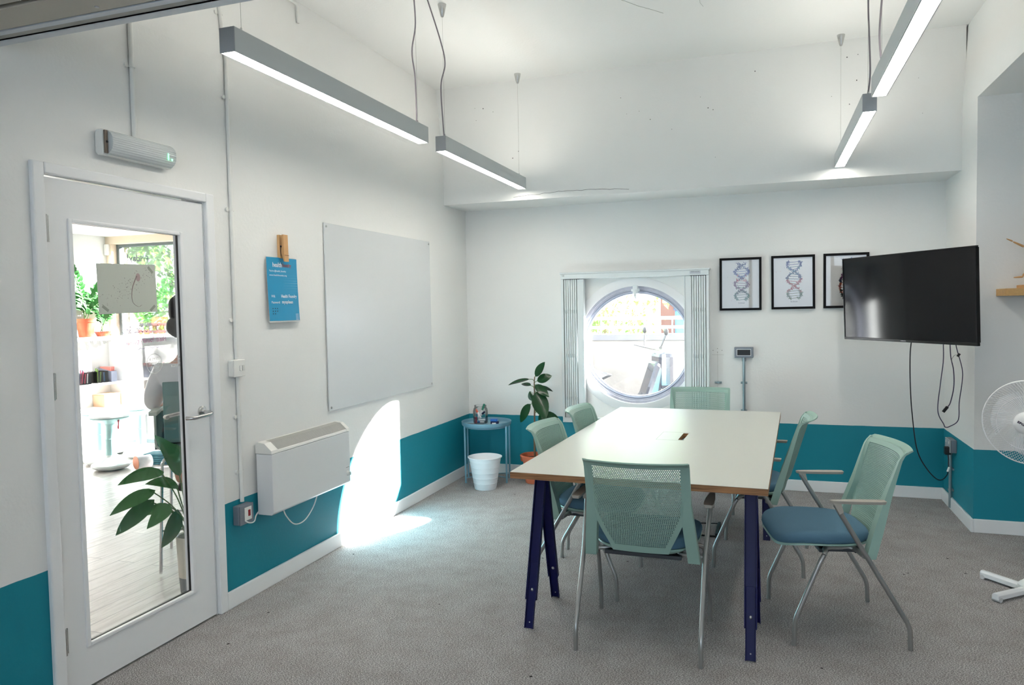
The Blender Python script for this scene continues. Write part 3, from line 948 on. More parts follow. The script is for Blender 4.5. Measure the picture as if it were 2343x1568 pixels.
em = thing('emergency_light', 'clear ribbed emergency light above the door with a green indicator', 'emergency light', (0, 1.505, 2.148))
bm = B()
prism(bm, [(.0, .012), (.012, 0), (.043, 0), (.043, .105), (.012, .105), (0, .093)], 'y', 0, .37)
obj('base', bm, M_pvc, em, bevel=.006)
bm = B()
N = 22
ribs = []
for i in range(N + 1):
    t = i / N; z = .004 + .097 * t
    x = .046 + .03 * (1 - abs(2 * t - 1) ** 3) + (.0018 if i % 2 else 0)
    ribs.append((x, z))
outer = [(.0435, .003)] + ribs + [(.0435, .102)]
prism(bm, outer, 'y', .02, .36)
M_ribbed = bpy.data.materials.new('ribbed_clear_cover'); M_ribbed.use_nodes = True
_p = M_ribbed.node_tree.nodes['Principled BSDF']
_p.inputs['Base Color'].default_value = (.84, .88, .89, 1); _p.inputs['Roughness'].default_value = .12
_p.inputs['Transmission Weight'].default_value = .35; _p.inputs['IOR'].default_value = 1.3
obj('ribbed_cover', bm, M_ribbed, em)
bm = B(); box(bm, .0435, .052, .004, .0195, .006, .099); obj('end_strip', bm, mat('brown_end_strip', (112, 98, 84), .4), em, bevel=.002)
bm = B(); lathe(bm, [(0, 0), (.005, 0), (.005, .003), (0, .003)], (.052, .012, .052), 10, My); obj('screw', bm, M_black, em)
M_led = mat('green_led', (120, 255, 170), .4, emit=1.1)
bm = B(); box(bm, .0783, .0787, .308, .316, .03, .058); disc(bm, (.0786, .333, .034), .005, Mx, 12)
obj('indicator', bm, M_led, em)

# ------------------------------------------------------------------ things on the back wall
PALS = [[(40, 60, 140), (70, 90, 180), (190, 40, 80), (120, 40, 110), (30, 40, 60), (60, 120, 100)],
        [(40, 60, 150), (50, 110, 150), (60, 60, 120), (190, 40, 60), (200, 90, 70), (90, 110, 50)],
        [(40, 60, 150), (200, 50, 60), (110, 40, 110), (60, 60, 90), (190, 90, 60), (40, 60, 60)]]
def dna_frame(x0, z0, cap, label, pal, seed, turns, tilt=0):
    W_, H_ = .322, .422
    t = thing('framed_print', label, 'framed picture', (x0, YB, z0), 0, 'framed prints in a row on the back wall')
    t.rotation_euler = (0, tilt, 0)
    bm = B(); f = .018
    box(bm, 0, f, -.026, -.002, 0, H_); box(bm, W_ - f, W_, -.026, -.002, 0, H_)
    box(bm, f, W_ - f, -.026, -.002, 0, f); box(bm, f, W_ - f, -.026, -.002, H_ - f, H_)
    obj('frame', bm, mat('black_frame', (12, 12, 14), .6, spec=.15), t, bevel=.001)
    bm = B(); box(bm, f, W_ - f, -.010, -.004, f, H_ - f); pp = obj('print_sheet', bm, M_paper, t)
    rnd = random.Random(seed)
    bm = B()
    mats = [mat('ink_%d_%d_%d' % c, c, .7) for c in pal]
    cx = W_ / 2 + .008; zb, zt = .085, .375
    y = -.0108
    Mb = Matrix.Rotation(PI / 2, 3, 'X')
    def stick(a, b, r, mi):
        d = Vector((b[0] - a[0], 0, b[1] - a[1]))
        if d.length < 1e-5: return
        n = Vector((-d.z, 0, d.x)).normalized() * r
        A = Vector((a[0], y, a[1])); C = Vector((b[0], y, b[1]))
        fc = bm.faces.new([bm.verts.new(q) for q in (A - n, A + n, C + n, C - n)]); fc.material_index = mi
    n = 46
    for i in range(n + 1):
        u = i / n; z = zb + (zt - zb) * u
        ph = turns * 2 * PI * u + .6
        a = .052 * math.sin(ph); mi = min(5, int((1 - u) * 6 + rnd.uniform(-.6, .6))) % 6
        for s in (1, -1):
            x = cx + s * a * (1 if s > 0 else .95)
            for q in range(6):
                an = rnd.uniform(0, 2 * PI); l = rnd.uniform(.006, .019)
                stick((x, z), (x + l * math.cos(an), z + l * math.sin(an)), rnd.uniform(.0009, .0024), mi)
            fc = disc(bm, (x + rnd.uniform(-.004, .004), y - .0002, z + rnd.uniform(-.003, .003)), rnd.uniform(.0015, .004), Mb, 6); fc.material_index = mi
        if abs(a) > .015 and i % 3 == 0:
            stick((cx - a, z - .003), (cx + a, z + .004), .0018, mi)
    for q in range(30):
        fc = disc(bm, (cx + rnd.gauss(0, .06), y, rnd.uniform(zb - .01, zt + .02)), rnd.uniform(.0006, .002), Mb, 6); fc.material_index = rnd.randrange(6)
    o = obj('helix_artwork', bm, mats, pp)
    text('caption', cap, (cx - .025, -.0104, .053), *AX['back'], .0105, .05, mat('grey_caption', (90, 90, 95), .7), pp)
    bm = B(); box(bm, f, W_ - f, -.017, -.0155, f, H_ - f); obj('glazing', bm, glass_mat('picture_glass', gloss=.045), t)
    return t
dna_frame(2.220, 1.444, 'Z-DNA', 'black framed dark-coloured helix print captioned Z-DNA, leftmost of three on back wall', PALS[0], 1, 1.5)
dna_frame(2.617, 1.447, 'B-DNA', 'black framed blue and red helix print captioned B-DNA, middle of three on back wall', PALS[1], 2, 1.25, R(-.3))
dna_frame(2.998, 1.450, 'A-DNA', 'black framed helix print captioned A-DNA, partly hidden behind the television', PALS[2], 3, .5)

th = thing('wall_outlet', 'grey metal outlet box with dark screen on a galvanised pole, back wall', 'outlet box', (2.406, YB, 1.063))
bm = B(); box(bm, -.073, .073, -.035, 0, 0, .085); obj('box', bm, M_greybox, th, bevel=.004)
bm = B(); box(bm, -.056, .056, -.038, -.0355, .014, .07); obj('bezel', bm, mat('light_bezel', (200, 205, 208), .4), th)
bm = B(); box(bm, -.05, .05, -.040, -.0385, .02, .064); obj('screen', bm, M_black, th)
bm = B(); tube(bm, [(0, -.018, -1.0), (0, -.018, 0)], .011, 14); tube(bm, [(0, -.018, -.03), (0, -.018, 0)], .015, 14); obj('conduit', bm, M_galv, th, smooth=True)
for z in (-.204, -.43, -.8):
    bm = B(); tube(bm, [(-.025, -.008, z), (.025, -.008, z)], .009, 10); tube(bm, [(0, -.018, z - .009), (0, -.018, z + .009)], .0145, 14)
    obj('saddle_clip', bm, M_galv, th, smooth=True)
sc = thing('saddle_clip', 'loose galvanised pipe clip left on the wall beside the shutter', 'clip', (2.205, YB, .858))
bm = B(); tube(bm, [(-.028, -.006, 0), (.028, -.006, 0)], .008, 10); box(bm, -.008, .008, -.017, -.002, -.009, .009); obj('clip_body', bm, M_galv, sc, smooth=True)
bm = B()
for (x, z) in ((2.165, 1.12), (2.20, 1.135), (2.20, 1.105), (2.235, 1.12)):
    lathe(bm, [(0, -.001), (.003, -.001), (.003, 0), (0, 0)], (x, YB, z), 8, My90)
box(bm, 2.2, 2.201, YB - .0008, YB, .5, 1.11); box(bm, 2.155, 2.25, YB - .0008, YB, 1.083, 1.084)
o = obj('wall_mark', bm, mat('pencil_mark', (120, 118, 112), .9)); tag(o, 'screw holes and pencil lines on the wall right of the shutter', 'wall marks')

# ------------------------------------------------------------------ television on its arm
TV = Vector((3.407, 4.465, 1.517)); ta = R(-57.5)
tv = thing('television', 'black flat-screen television angled out from the right pier', 'television', TV, ta)
tv.rotation_euler = (R(2.1), 0, ta)
TW, TH = 1.125 / 2, .57 / 2
bm = B()
box(bm, -TW, TW, -.012, .008, -TH, -TH + .018); box(bm, -TW, TW, -.012, .008, TH - .009, TH)
box(bm, -TW, -TW + .009, -.012, .008, -TH + .018, TH - .009); box(bm, TW - .009, TW, -.012, .008, -TH + .018, TH - .009)
obj('bezel', bm, mat('glossy_black_bezel', (8, 8, 11), .25, spec=.3), tv, bevel=.002)
bm = B(); box(bm, -TW + .009, TW - .009, -.008, .02, -TH + .018, TH - .009)
obj('screen', bm, mat('screen_glass', (6, 6, 11), .09, spec=.3), tv)
bm = B(); box(bm, -TW + .09, TW - .09, .021, .045, -TH + .05, TH - .05); box(bm, -.25, .25, .045, .07, -.2, .1); obj('rear_case', bm, M_black, tv, bevel=.006)
text('lettering', 'SAMSUNG', (-.022, -.0125, -TH + .006), (1, 0, 0), (0, 0, 1), .006, .044, mat('silver_logo', (200, 200, 205), .4), tv, bold=.02)
bm = B()
inv = (Matrix.Translation(TV) @ Matrix.Rotation(ta, 4, 'Z') @ Matrix.Rotation(R(2.1), 4, 'X')).inverted()
wl_pt = inv @ Vector((XR - .012, 4.93, 1.55)); mid = inv @ Vector((3.62, 4.72, 1.54))
tube(bm, [(0.05, .07, 0), mid, wl_pt], .02, 10)
Mw = inv.to_3x3().to_4x4(); Mw.translation = inv @ Vector((XR, 4.93, 1.55))
box(bm, -.012, 0, -.05, .05, -.11, .11, Mw)
box(bm, -.12, .12, .0705, .08, -.12, .12)
obj('wall_arm', bm, M_black, tv, smooth=False)

def cable(label, pts, r=.0032, m=None, extra=None, name='cable'):
    t = thing(name, label, 'cable', pts[0])
    bm = B(); o0 = Vector(pts[0])
    tube(bm, [p - o0 for p in smooth_path(pts, 8)], r, 8)
    obj('lead', bm, m or M_cable, t, smooth=True)
    return t
tvb = TV.z - TH
c1 = cable('black power cable hanging from the television to the corner socket', [(3.46, 4.5, tvb + .02), (3.455, 4.52, 1.15), (3.47, 4.6, .95), (3.49, 4.65, .75), (3.53, 4.7, .5), (3.60, 4.75, .36), (3.69, 4.85, .27), (3.76, 4.95, .29), (3.783, 5.03, .37), (3.785, 5.06, .41)], .0035)
bm = B(); box(bm, -.02, .02, -.02, .024, -.02, .035); o = obj('plug', bm, M_black, c1, bevel=.006); o.location = Vector((3.782, 5.058, .43)) - Vector(c1.location)
bm = B(); tube(bm, [(0, 0, 0), (.012, .01, .03)], .0065, 8); o = obj('cable_tag', bm, M_pvc, c1); o.location = Vector((3.765, 4.97, .305)) - Vector(c1.location)
cable('looped dark cable hanging lowest below the television', [(3.685, 4.74, tvb + .03), (3.69, 4.75, 1.1), (3.675, 4.75, .95), (3.66, 4.75, .76), (3.695, 4.75, .67), (3.705, 4.75, .65), (3.73, 4.75, .655), (3.78, 4.75, .70), (3.785, 4.75, .82), (3.80, 4.75, .95), (3.80, 4.75, 1.04), (3.76, 4.72, 1.18), (3.745, 4.70, tvb + .03)], .003, mat('violet_black_cable', (62, 54, 84), .5))
c3 = cable('dark HDMI lead dangling with its plug free below the television', [(3.725, 4.74, tvb + .03), (3.73, 4.74, 1.13), (3.748, 4.74, 1.03), (3.75, 4.74, .92), (3.732, 4.74, .82), (3.715, 4.73, .79)], .0034, MATS['violet_black_cable'])
bm = B(); box(bm, -.009, .009, -.006, .006, -.045, 0, Matrix.Rotation(R(35), 4, 'Y')); o = obj('plug', bm, M_black, c3, bevel=.002); o.location = Vector((3.713, 4.73, .79)) - Vector(c3.location)
st = thing('cable_tie', 'loose black hook-and-loop strap wrapped on the hanging cable', 'cable tie', (3.765, 4.715, 1.13))
bm = B()
pp_ = smooth_path([(.005, 0, .01), (-.02, 0, .0), (-.035, 0, -.03), (-.03, 0, -.045)])
for i in range(len(pp_) - 1):
    a, b = pp_[i], pp_[i + 1]
    vs = [bm.verts.new(a + Vector((0, -.006, 0))), bm.verts.new(a + Vector((0, .006, 0))), bm.verts.new(b + Vector((0, .006, 0))), bm.verts.new(b + Vector((0, -.006, 0)))]
    bm.faces.new(vs)
bmesh.ops.solidify(bm, geom=bm.faces, thickness=.0015)
tube(bm, [(.0, 0, -.006), (.012, 0, .014)], .008, 10)
obj('strap', bm, M_black, st)

so = thing('power_socket', 'grey metal double socket with black plug on the teal pier', 'socket', (XR, 5.10, .425))
bm = B(); box(bm, -.036, 0, -.075, .075, 0, .09); obj('back_box', bm, M_greybox, so, bevel=.004)
bm = B(); box(bm, -.044, -.0365, -.075, .075, 0, .09); obj('face_plate', bm, mat('light_grey_enamel', (170, 174, 178), .35, .2), so, bevel=.003)
bm = B()
for y in (-.05, .04): box(bm, -.047, -.0445, y - .006, y + .006, .06, .078)
obj('rocker', bm, M_pvc, so)
bm = B(); tube(bm, [(-.018, .03, -.41), (-.018, .03, 0)], .0105, 12); tube(bm, [(-.018, .03, -.03), (-.018, .03, 0)], .014, 12)
obj('conduit', bm, M_galv, so, smooth=True)
for z in (-.13, -.28):
    bm = B(); tube(bm, [(-.018, .03, z - .008), (-.018, .03, z + .008)], .0145, 12); box(bm, -.01, 0, 0, .06, z - .007, z + .007); obj('saddle_clip', bm, M_galv, so)

# ------------------------------------------------------------------ the table
TA = R(-2.2)
table = thing('meeting_table', 'large cream laminate meeting table on navy trestle legs', 'table', (2.063, 3.49, 0), TA)
TL, TWd = 2.28, 1.128
hx, hy = TWd / 2, TL / 2
# cable hatch opening cut in the top: local coordinates
cx0, cx1, cy0, cy1 = .048, .078, -.118, .11
bm = B()
def toppiece(x0, x1, y0, y1):
    box(bm, x0, x1, y0, y1, .7115, .74)
toppiece(-hx, cx0, -hy, hy); toppiece(cx1, hx, -hy, hy); toppiece(cx0, cx1, -hy, cy0); toppiece(cx0, cx1, cy1, hy)
for f in bm.faces:
    f.material_index = 0
bmesh.ops.remove_doubles(bm, verts=bm.verts, dist=1e-5)
obj('tabletop', bm, M_ply, table)
bm = B()
def lp(x0, x1, y0, y1): box(bm, x0, x1, y0, y1, .7402, .7412)
e = .0006
lp(-hx, cx0, -hy, hy); lp(cx1, hx, -hy, hy); lp(cx0, cx1, -hy, cy0); lp(cx0, cx1, cy1, hy)
obj('laminate_surface', bm, M_lam, table)
bm = B()
HX0, HX1, HY0, HY1 = -.072, .081, -.135, .128
g = .0011
box(bm, HX0, HX0 + g, HY0, HY1, .7412, .7415); box(bm, HX1, HX1 + g, cy1, HY1, .7412, .7415); box(bm, HX1, HX1 + g, HY0, cy0, .7412, .7415)
box(bm, HX0, HX1, HY1, HY1 + g, .7412, .7415); box(bm, HX0, HX1, HY0, HY0 + g, .7412, .7415)
obj('hatch_seam', bm, mat('seam_grey', (128, 128, 118), .8), table)
def tleg(x, ysign, yc):
    """one flat steel leg with its narrower height-adjusting foot; feet splay in y"""
    bm = B()
    top = Vector((x * .985, yc + ysign * .012, .70)); foot = Vector((x, yc + ysign * .205, 0))
    d = (top - foot)
    L = d.length; d.normalize()
    sx = Vector((1, 0, 0)); n = d.cross(sx).normalized(); sx = n.cross(d)
    Mt = Matrix((sx, n, d)).transposed().to_4x4(); Mt.translation = foot
    box(bm, -.026, .026, -.003, .003, .13, L, Mt)
    s = 1 if x > 0 else -1
    box(bm, -.026, -.022, -.022, .003, .13, L, Mt)
    box(bm, .022, .026, -.022, .003, .13, L, Mt)
    box(bm, -.021, .021, -.0065, -.0035, .002, .30, Mt)
    box(bm, -.021, -.018, -.02, -.0035, .002, .30, Mt); box(bm, .018, .021, -.02, -.0035, .002, .30, Mt)
    o = obj('leg', bm, M_navy, table, bevel=.0012)
    bm = B()
    Mr = Mt.to_3x3() @ Matrix.Rotation(PI / 2, 3, 'X')
    for sgn in (-1, 1):
        p = Mt @ Vector((.0, -.0035 if sgn < 0 else .003, .175))
        sphere(bm, p, .0085, (1, 1, 1), 10, 6)
    for zz in (.03, L - .04):
        sphere(bm, Mt @ Vector((0, .003, zz)), .0035, (1, 1, 1), 8, 5)
        sphere(bm, Mt @ Vector((0, -.007, zz)), .0035, (1, 1, 1), 8, 5)
    obj('bolt', bm, M_zinc, o, smooth=True)
for yc in (-.905, .78):
    for x in (-.492, .492):
        for s in (-1, 1): tleg(x, s, yc)
    bm = B(); box(bm, -.54, .54, yc - .035, yc + .035, .682, .7113); obj('cross_rail', bm, mat('dark_navy_rail', (14, 15, 30), .45), table, bevel=.002)
bm = B(); box(bm, -.47, -.43, -.86, .74, .672, .7113); box(bm, .43, .47, -.86, .74, .672, .7113); obj('side_rail', bm, MATS['dark_navy_rail'], table)

# ------------------------------------------------------------------ the chairs
def yb(z):      # how far back the backrest lies at height z
    return -.088 - (z - .40) * .30 - (max(0, z - .80) ** 2) * 8
def bow(u, z):
    return -.042 * (1 - u * u) * min(1, max(.75, (z - .36) / .15))
def outer_w(z): return .222 if z > .66 else .222 + (.66 - z) * .10
def perf_w(z):
    if z > .63: return .188
    t = (.63 - z) / (.63 - .452)
    return .188 - .078 * t ** 1.15
def bpt(x, z, off=0):
    u = x / .222
    return Vector((x, yb(z) + bow(min(1, abs(u)), z) + off, z))

def back_mesh():
    bm = B()
    T = .004
    def quadcell(a0, a1, z0, z1, wfun, hole, h=.30):
        # a0,a1 fractions across; corners on the surface
        def P(a, z, off): return bm.verts.new(bpt(a * wfun(z), z, off))
        c = {}
        ring_o = [(a0, z0), (a1, z0), (a1, z1), (a0, z1)]
        if not hole:
            for off in (0, T):
                vs = [P(a, z, off) for a, z in ring_o]
                bm.faces.new(vs if off else vs[::-1])
            return
        am, zm = (a0 + a1) / 2, (z0 + z1) / 2
        ring_i = [(am + (a - am) * (1 - h), zm + (z - zm) * (1 - h * .95)) for a, z in ring_o]
        F = []
        for off in (0, T):
            o_ = [P(a, z, off) for a, z in ring_o]; i_ = [P(a, z, off) for a, z in ring_i]
            for k in range(4):
                q = (o_[k], o_[(k + 1) % 4], i_[(k + 1) % 4], i_[k])
                bm.faces.new(q if off else q[::-1])
            F.append(i_)
        for k in range(4):
            bm.faces.new((F[0][k], F[0][(k + 1) % 4], F[1][(k + 1) % 4], F[1][k]))
    rows = 51; z0, z1 = .452, .818
    for j in range(rows):
        za = z0 + (z1 - z0) * j / rows; zb_ = z0 + (z1 - z0) * (j + 1) / rows
        w = perf_w((za + zb_) / 2)
        n = max(6, int(2 * w / .0079))
        off = .5 if j % 2 else 0
        edges = [-1] + [(-1 + 2 * (i + off) / n) for i in range(0 if off else 1, n)] + [1]
        for i in range(len(edges) - 1):
            wide = edges[i + 1] - edges[i]
            quadcell(edges[i], edges[i + 1], za, zb_, perf_w, wide > 1.5 / n, .42)
    return bm

def chair_border():
    """solid rim of the backrest with its rolled top edge, and the two uprights"""
    bm = B()
    T0, T1 = -.002, .008
    def strip(f_in, f_out, zs, nseg=3):
        for off in (T0, T1):
            grid = []
            for z in zs:
                a, b = f_in(z), f_out(z)
                grid.append([bm.verts.new(bpt(a + (b - a) * k / nseg, z, off)) for k in range(nseg + 1)])
            for i in range(len(zs) - 1):
                for k in range(nseg):
                    bm.faces.new((grid[i][k], grid[i][k + 1], grid[i + 1][k + 1], grid[i + 1][k]))
        # close the edges
        for f in (f_in, f_out):
            A = [bm.verts.new(bpt(f(z), z, T0)) for z in zs]; C = [bm.verts.new(bpt(f(z), z, T1)) for z in zs]
            for i in range(len(zs) - 1): bm.faces.new((A[i], A[i + 1], C[i + 1], C[i]))
    zs = [.452 + (.818 - .452) * i / 26 for i in range(27)]
    for s in (1, -1):
        strip(lambda z: s * perf_w(z), lambda z: s * (outer_w(z) if z > .655 else min(outer_w(z), perf_w(z) + .024 + max(0, (z - .56)) * .14)), zs, 2)
    # bottom band and top band
    def band(za, zb_, w0, w1, n=24):
        for off in (T0, T1):
            A = [bm.verts.new(bpt(-w0 + 2 * w0 * i / n, za, off)) for i in range(n + 1)]
            C = [bm.verts.new(bpt(-w1 + 2 * w1 * i / n, zb_, off)) for i in range(n + 1)]
            for i in range(n): bm.faces.new((A[i], A[i + 1], C[i + 1], C[i]))
        for (z, w) in ((za, w0), (zb_, w1)):
            A = [bm.verts.new(bpt(-w + 2 * w * i / n, z, T0)) for i in range(n + 1)]
            C = [bm.verts.new(bpt(-w + 2 * w * i / n, z, T1)) for i in range(n + 1)]
            for i in range(n): bm.faces.new((A[i], A[i + 1], C[i + 1], C[i]))
    band(.422, .452, .122, .134)
    band(.818, .838, .222, .220)
    # rolled lip
    n = 24
    prof = [(-.003, .836), (-.014, .846), (-.03, .851), (-.033, .846), (-.017, .838), (.0, .83), (.009, .83), (.007, .838), (-.003, .836)]
    rr = []
    for (dy, z) in prof:
        rr.append([bm.verts.new(Vector(bpt(-.221 + .442 * i / n, .836)) + Vector((0, dy * (1 if 0 < i < n else .8), z - .836))) for i in range(n + 1)])
    for i in range(len(rr) - 1):
        for k in range(n): bm.faces.new((rr[i][k], rr[i][k + 1], rr[i + 1][k + 1], rr[i + 1][k]))
    for k in (0, n): bm.faces.new([r_[k] for r_ in rr[:-1]])
    # uprights: rectangular section swept along the side
    for s in (1, -1):
        secs = []
        for i in range(26):
            t = i / 25; z = .845 - (.845 - .385) * t
            xo = outer_w(z) + .002
            wi = .014 + .036 * min(1, max(0, (.845 - z) / .22)) ** 1.5
            dp = .010 + .030 * min(1, t * 1.3)
            yy = yb(z)
            secs.append([bm.verts.new((s * (xo - wi), yy - dp * .45, z)), bm.verts.new((s * xo, yy - dp * .45, z)), bm.verts.new((s * xo, yy + dp * .55, z)), bm.verts.new((s * (xo - wi), yy + dp * .55, z))])
        for i in range(25):
            for k in range(4): bm.faces.new((secs[i][k], secs[i][(k + 1) % 4], secs[i + 1][(k + 1) % 4], secs[i + 1][k]))
        bm.faces.new(secs[0]); bm.faces.new(secs[-1][::-1])
    return bm

def seat_outline(n=44):
    pts = []
    for i in range(n):
        t = 2 * PI * i / n
        c, s = math.cos(t), math.sin(t)
        e = .42 if s > 0 else .5
        x = (abs(c) ** e) * (1 if c > 0 else -1); y = (abs(s) ** .5) * (1 if s > 0 else -1)
        w = .236 if y > -.2 else .236 - (-.2 - y) * .05
        pts.append((x * w, .090 + y * .212))
    return pts
def layered(layers, dip, cy=.090):
    bm = B(); out = seat_outline(); rings = []
    for (s, z) in layers:
        ring = []
        for (x, y) in out:
            xx, yy = x * s, cy + (y - cy) * s
            ring.append(bm.verts.new((xx, yy, z - dip(xx, yy, z))))
        rings.append(ring)
    n = len(out)
    for i in range(len(rings) - 1):
        for k in range(n): bm.faces.new((rings[i][k], rings[i][(k + 1) % n], rings[i + 1][(k + 1) % n], rings[i + 1][k]))
    bm.faces.new(rings[0][::-1]); bm.faces.new(rings[-1])
    return bm

def make_chair(label):
    t = thing('conference_chair', label, 'chair', (0, 0, 0), 0, 'sage green chairs around the meeting table')
    bk = obj('backrest', back_mesh(), M_sage, t, recalc=False)
    obj('backrest_frame', chair_border(), M_sage, t, smooth=True)
    obj('seat', layered([(.955, .438), (.985, .444), (1.0, .455), (.995, .468), (.965, .479), (.9, .486), (.75, .489), (.5, .487), (.2, .485)],
                        lambda x, y, z: max(0, y - .16) ** 2 * 1.1 + (-.012 * (y + .15) if y > -.15 else 0)), M_seat, t, smooth=True)
    obj('seat_shell', layered([(.5, .400), (.86, .405), (.965, .42), (.99, .432), (.985, .4385), (.955, .4385)],
                              lambda x, y, z: max(0, y - .16) ** 2 * 1.1 + (-.012 * (y + .15) if y > -.15 else 0) - (.028 * max(0, (y + .18) / .48) if z < .43 else 0)), M_sage, t, smooth=True)
    for s in (1, -1):
        bm = B()
        tube(bm, rounded_path([(s * .266, -.238, 0), (s * .266, -.235, .10), (s * .268, -.055, .408), (s * .285, .078, .634)], .03), .0105, 12)
        obj('rear_leg', bm, M_silver, t, smooth=True)
        bm = B()
        tube(bm, rounded_path([(s * .262, .24, 0), (s * .262, .236, .117), (s * .250, .122, .385), (s * .235, .10, .408), (s * .17, .09, .408), (s * .15, -.03, .405), (s * .17, -.045, .402), (s * .262, -.05, .402)], .026), .0105, 12)
        obj('front_leg', bm, M_silver, t, smooth=True)
        bm = B()
        pr = [(.0, .115), (.013, .10), (.022, .0), (.022, -.09), (.017, -.115), (-.017, -.115), (-.022, -.09), (-.022, 0), (-.013, .10)]
        vs0 = [bm.verts.new((s * .288 + x, y - .012, .652)) for x, y in pr]; vs1 = [bm.verts.new((s * .288 + x * .8, y * .96 - .012, .638)) for x, y in pr]
        bm.faces.new(vs0); bm.faces.new(vs1[::-1])
        for i in range(len(pr)): bm.faces.new((vs0[i], vs0[(i + 1) % len(pr)], vs1[(i + 1) % len(pr)], vs1[i]))
        prism(bm, [(.088, .64), (.055, .64), (.045, .60), (.062, .59)], 'x', s * .288 - .011, s * .288 + .011)
        obj('armrest', bm, M_taupe, t, bevel=.002)
    bm = B(); box(bm, -.17, .17, -.02, .02, .385, .402, Matrix.Translation((0, .09, 0))); box(bm, -.17, .17, -.075, -.04, .385, .402)
    box(bm, -.165, -.135, -.06, .1, .388, .402); box(bm, .135, .165, -.06, .1, .388, .402)
    obj('under_frame', bm, mat('dark_under_frame', (52, 56, 62), .5), t, bevel=.003)
    return t
ch = make_chair('sage green mesh-back chair nearest the camera, its back turned to the viewer')
ch.location = (2.057, 2.485, 0); ch.rotation_euler = (0, 0, R(-1.0))
def head(fx, fy): return math.atan2(-fx, fy)
dup(ch, (2.872, 2.873, 0), head(-.98, -.2), 'sage green chair with blue seat standing clear of the table at right')
dup(ch, (2.55, 3.715, 0), head(-.997, .08), 'sage green chair tucked under the right side of the table')
dup(ch, (1.637, 3.114, 0), head(.997, -.07), 'sage green chair on the left side of the table, nearer the camera')
dup(ch, (1.67, 3.80, 0), head(.997, -.07), 'sage green chair on the left side of the table, nearer the window')
dup(ch, (2.09, 4.83, 0), head(0, -1), 'sage green chair at the far end of the table, below the pictures')
# ------------------------------------------------------------------ corner: side table, bin, rubber plant
SC = Vector((.275, 5.15, 0))
sd = thing('side_table', 'round pale blue metal tray table in the back left corner', 'side table', SC)
bm = B()
lathe(bm, [(0, .486), (.206, .486), (.214, .494), (.217, .522), (.2145, .522), (.2115, .495), (.204, .490), (0, .490)], seg=48)
obj('tray', bm, M_mint, sd, smooth=True)
bm = B(); tube(bm, [(.19 * math.cos(2 * PI * i / 32), .19 * math.sin(2 * PI * i / 32), .478) for i in range(33)], .006, 8, caps=False)
obj('ring', bm, M_mint, sd, smooth=True)
for a in (-134, -16, 38, 166):
    c_, s_ = math.cos(R(a)), math.sin(R(a))
    bm = B(); tube(bm, [(.205 * c_, .205 * s_, 0), (.208 * c_, .208 * s_, .49)], .0085, 10); obj('leg', bm, M_mint, sd, smooth=True)
for a, b in ((-134, 38), (-16, 166)):
    bm = B(); tube(bm, [(.2 * math.cos(R(a)), .2 * math.sin(R(a)), .045), (0, 0, .055), (.2 * math.cos(R(b)), .2 * math.sin(R(b)), .045)], .004, 8); obj('cross_brace', bm, M_mint, sd, smooth=True)
ZT = .4905
jar = thing('glass_jar', 'clear glass jar of marker pens on the pale blue side table', 'jar', (.205, 5.19, ZT))
bm = B()
lathe(bm, [(0, 0.001), (.056, .001), (.064, .008), (.066, .11), (.06, .132), (.053, .142), (.055, .158), (.0525, .16), (.05, .142), (.057, .13), (.063, .108), (.061, .012), (.054, .005), (0, .005)], seg=32)
obj('jar_glass', bm, glass_mat('jar_glass', (.985, .99, .99), gloss=.03), jar, smooth=True)
def marker(label, base, tip, capc, bodyc=(225, 225, 228), frac=.38, r=.0085, L=None):
    t = thing('marker_pen', label, 'marker', base, 0, 'marker pens on the side table')
    a = Vector((0, 0, 0)); b = Vector(tip) - Vector(base); c = b * (1 - frac)
    bm = B(); tube(bm, [a, a + c], r, 12); obj('barrel', bm, mat('pen_%d_%d_%d' % bodyc, bodyc, .35), t, smooth=True)
    bm = B(); tube(bm, [a + c, a + c * 1.0 + (b - c) * .93, b], [r * 1.1, r * 1.1, r * .8], 12); obj('cap', bm, mat('cap_%d_%d_%d' % capc, capc, .3), t, smooth=True)
    return t
marker('marker pen with green cap leaning out of the top of the jar', (.19, 5.19, ZT + .03), (.243, 5.19, ZT + .172), (24, 128, 104))
marker('marker pen with orange-red cap leaning left in the jar', (.215, 5.17, ZT + .05), (.166, 5.178, ZT + .125), (226, 90, 60))
marker('marker pen with dark blue cap leaning left inside the jar', (.205, 5.2, ZT + .02), (.173, 5.185, ZT + .105), (40, 56, 130))
marker('marker pen with navy cap leaning right inside the jar', (.178, 5.205, ZT + .05), (.25, 5.18, ZT + .105), (22, 38, 80))
marker('marker pen with a fat crimson cap standing low in the jar', (.172, 5.155, ZT + .006), (.173, 5.156, ZT + .062), (170, 30, 60), (190, 50, 80), .75, .011)
marker('white marker pen lying flat at the bottom of the jar', (.195, 5.18, ZT + .03), (.255, 5.19, ZT + .034), (225, 228, 230))
marker('white marker pen with blue end lying in the jar below the others', (.245, 5.165, ZT + .017), (.192, 5.152, ZT + .017), (60, 110, 180))
t = thing('board_eraser', 'bright blue board eraser beside the jar on the side table', 'eraser', (.335, 5.19, ZT), R(5))
bm = B(); box(bm, -.034, .026, -.02, .02, .022, .044); obj('eraser_body', bm, mat('eraser_blue', (30, 110, 196), .4), t, bevel=.004)
bm = B(); box(bm, -.032, .034, -.018, .018, 0, .0215); obj('felt_pad', bm, mat('navy_felt', (24, 34, 74), .9), t, bevel=.003)
marker('short white marker lying in front of the blue eraser', (.335, 5.13, ZT + .0095), (.368, 5.135, ZT + .0095), (235, 238, 240), frac=.4)
t = thing('pen_tray', 'slim black oval pouch lying at the front of the side table', 'pouch', (.20, 5.06, ZT), R(-8))
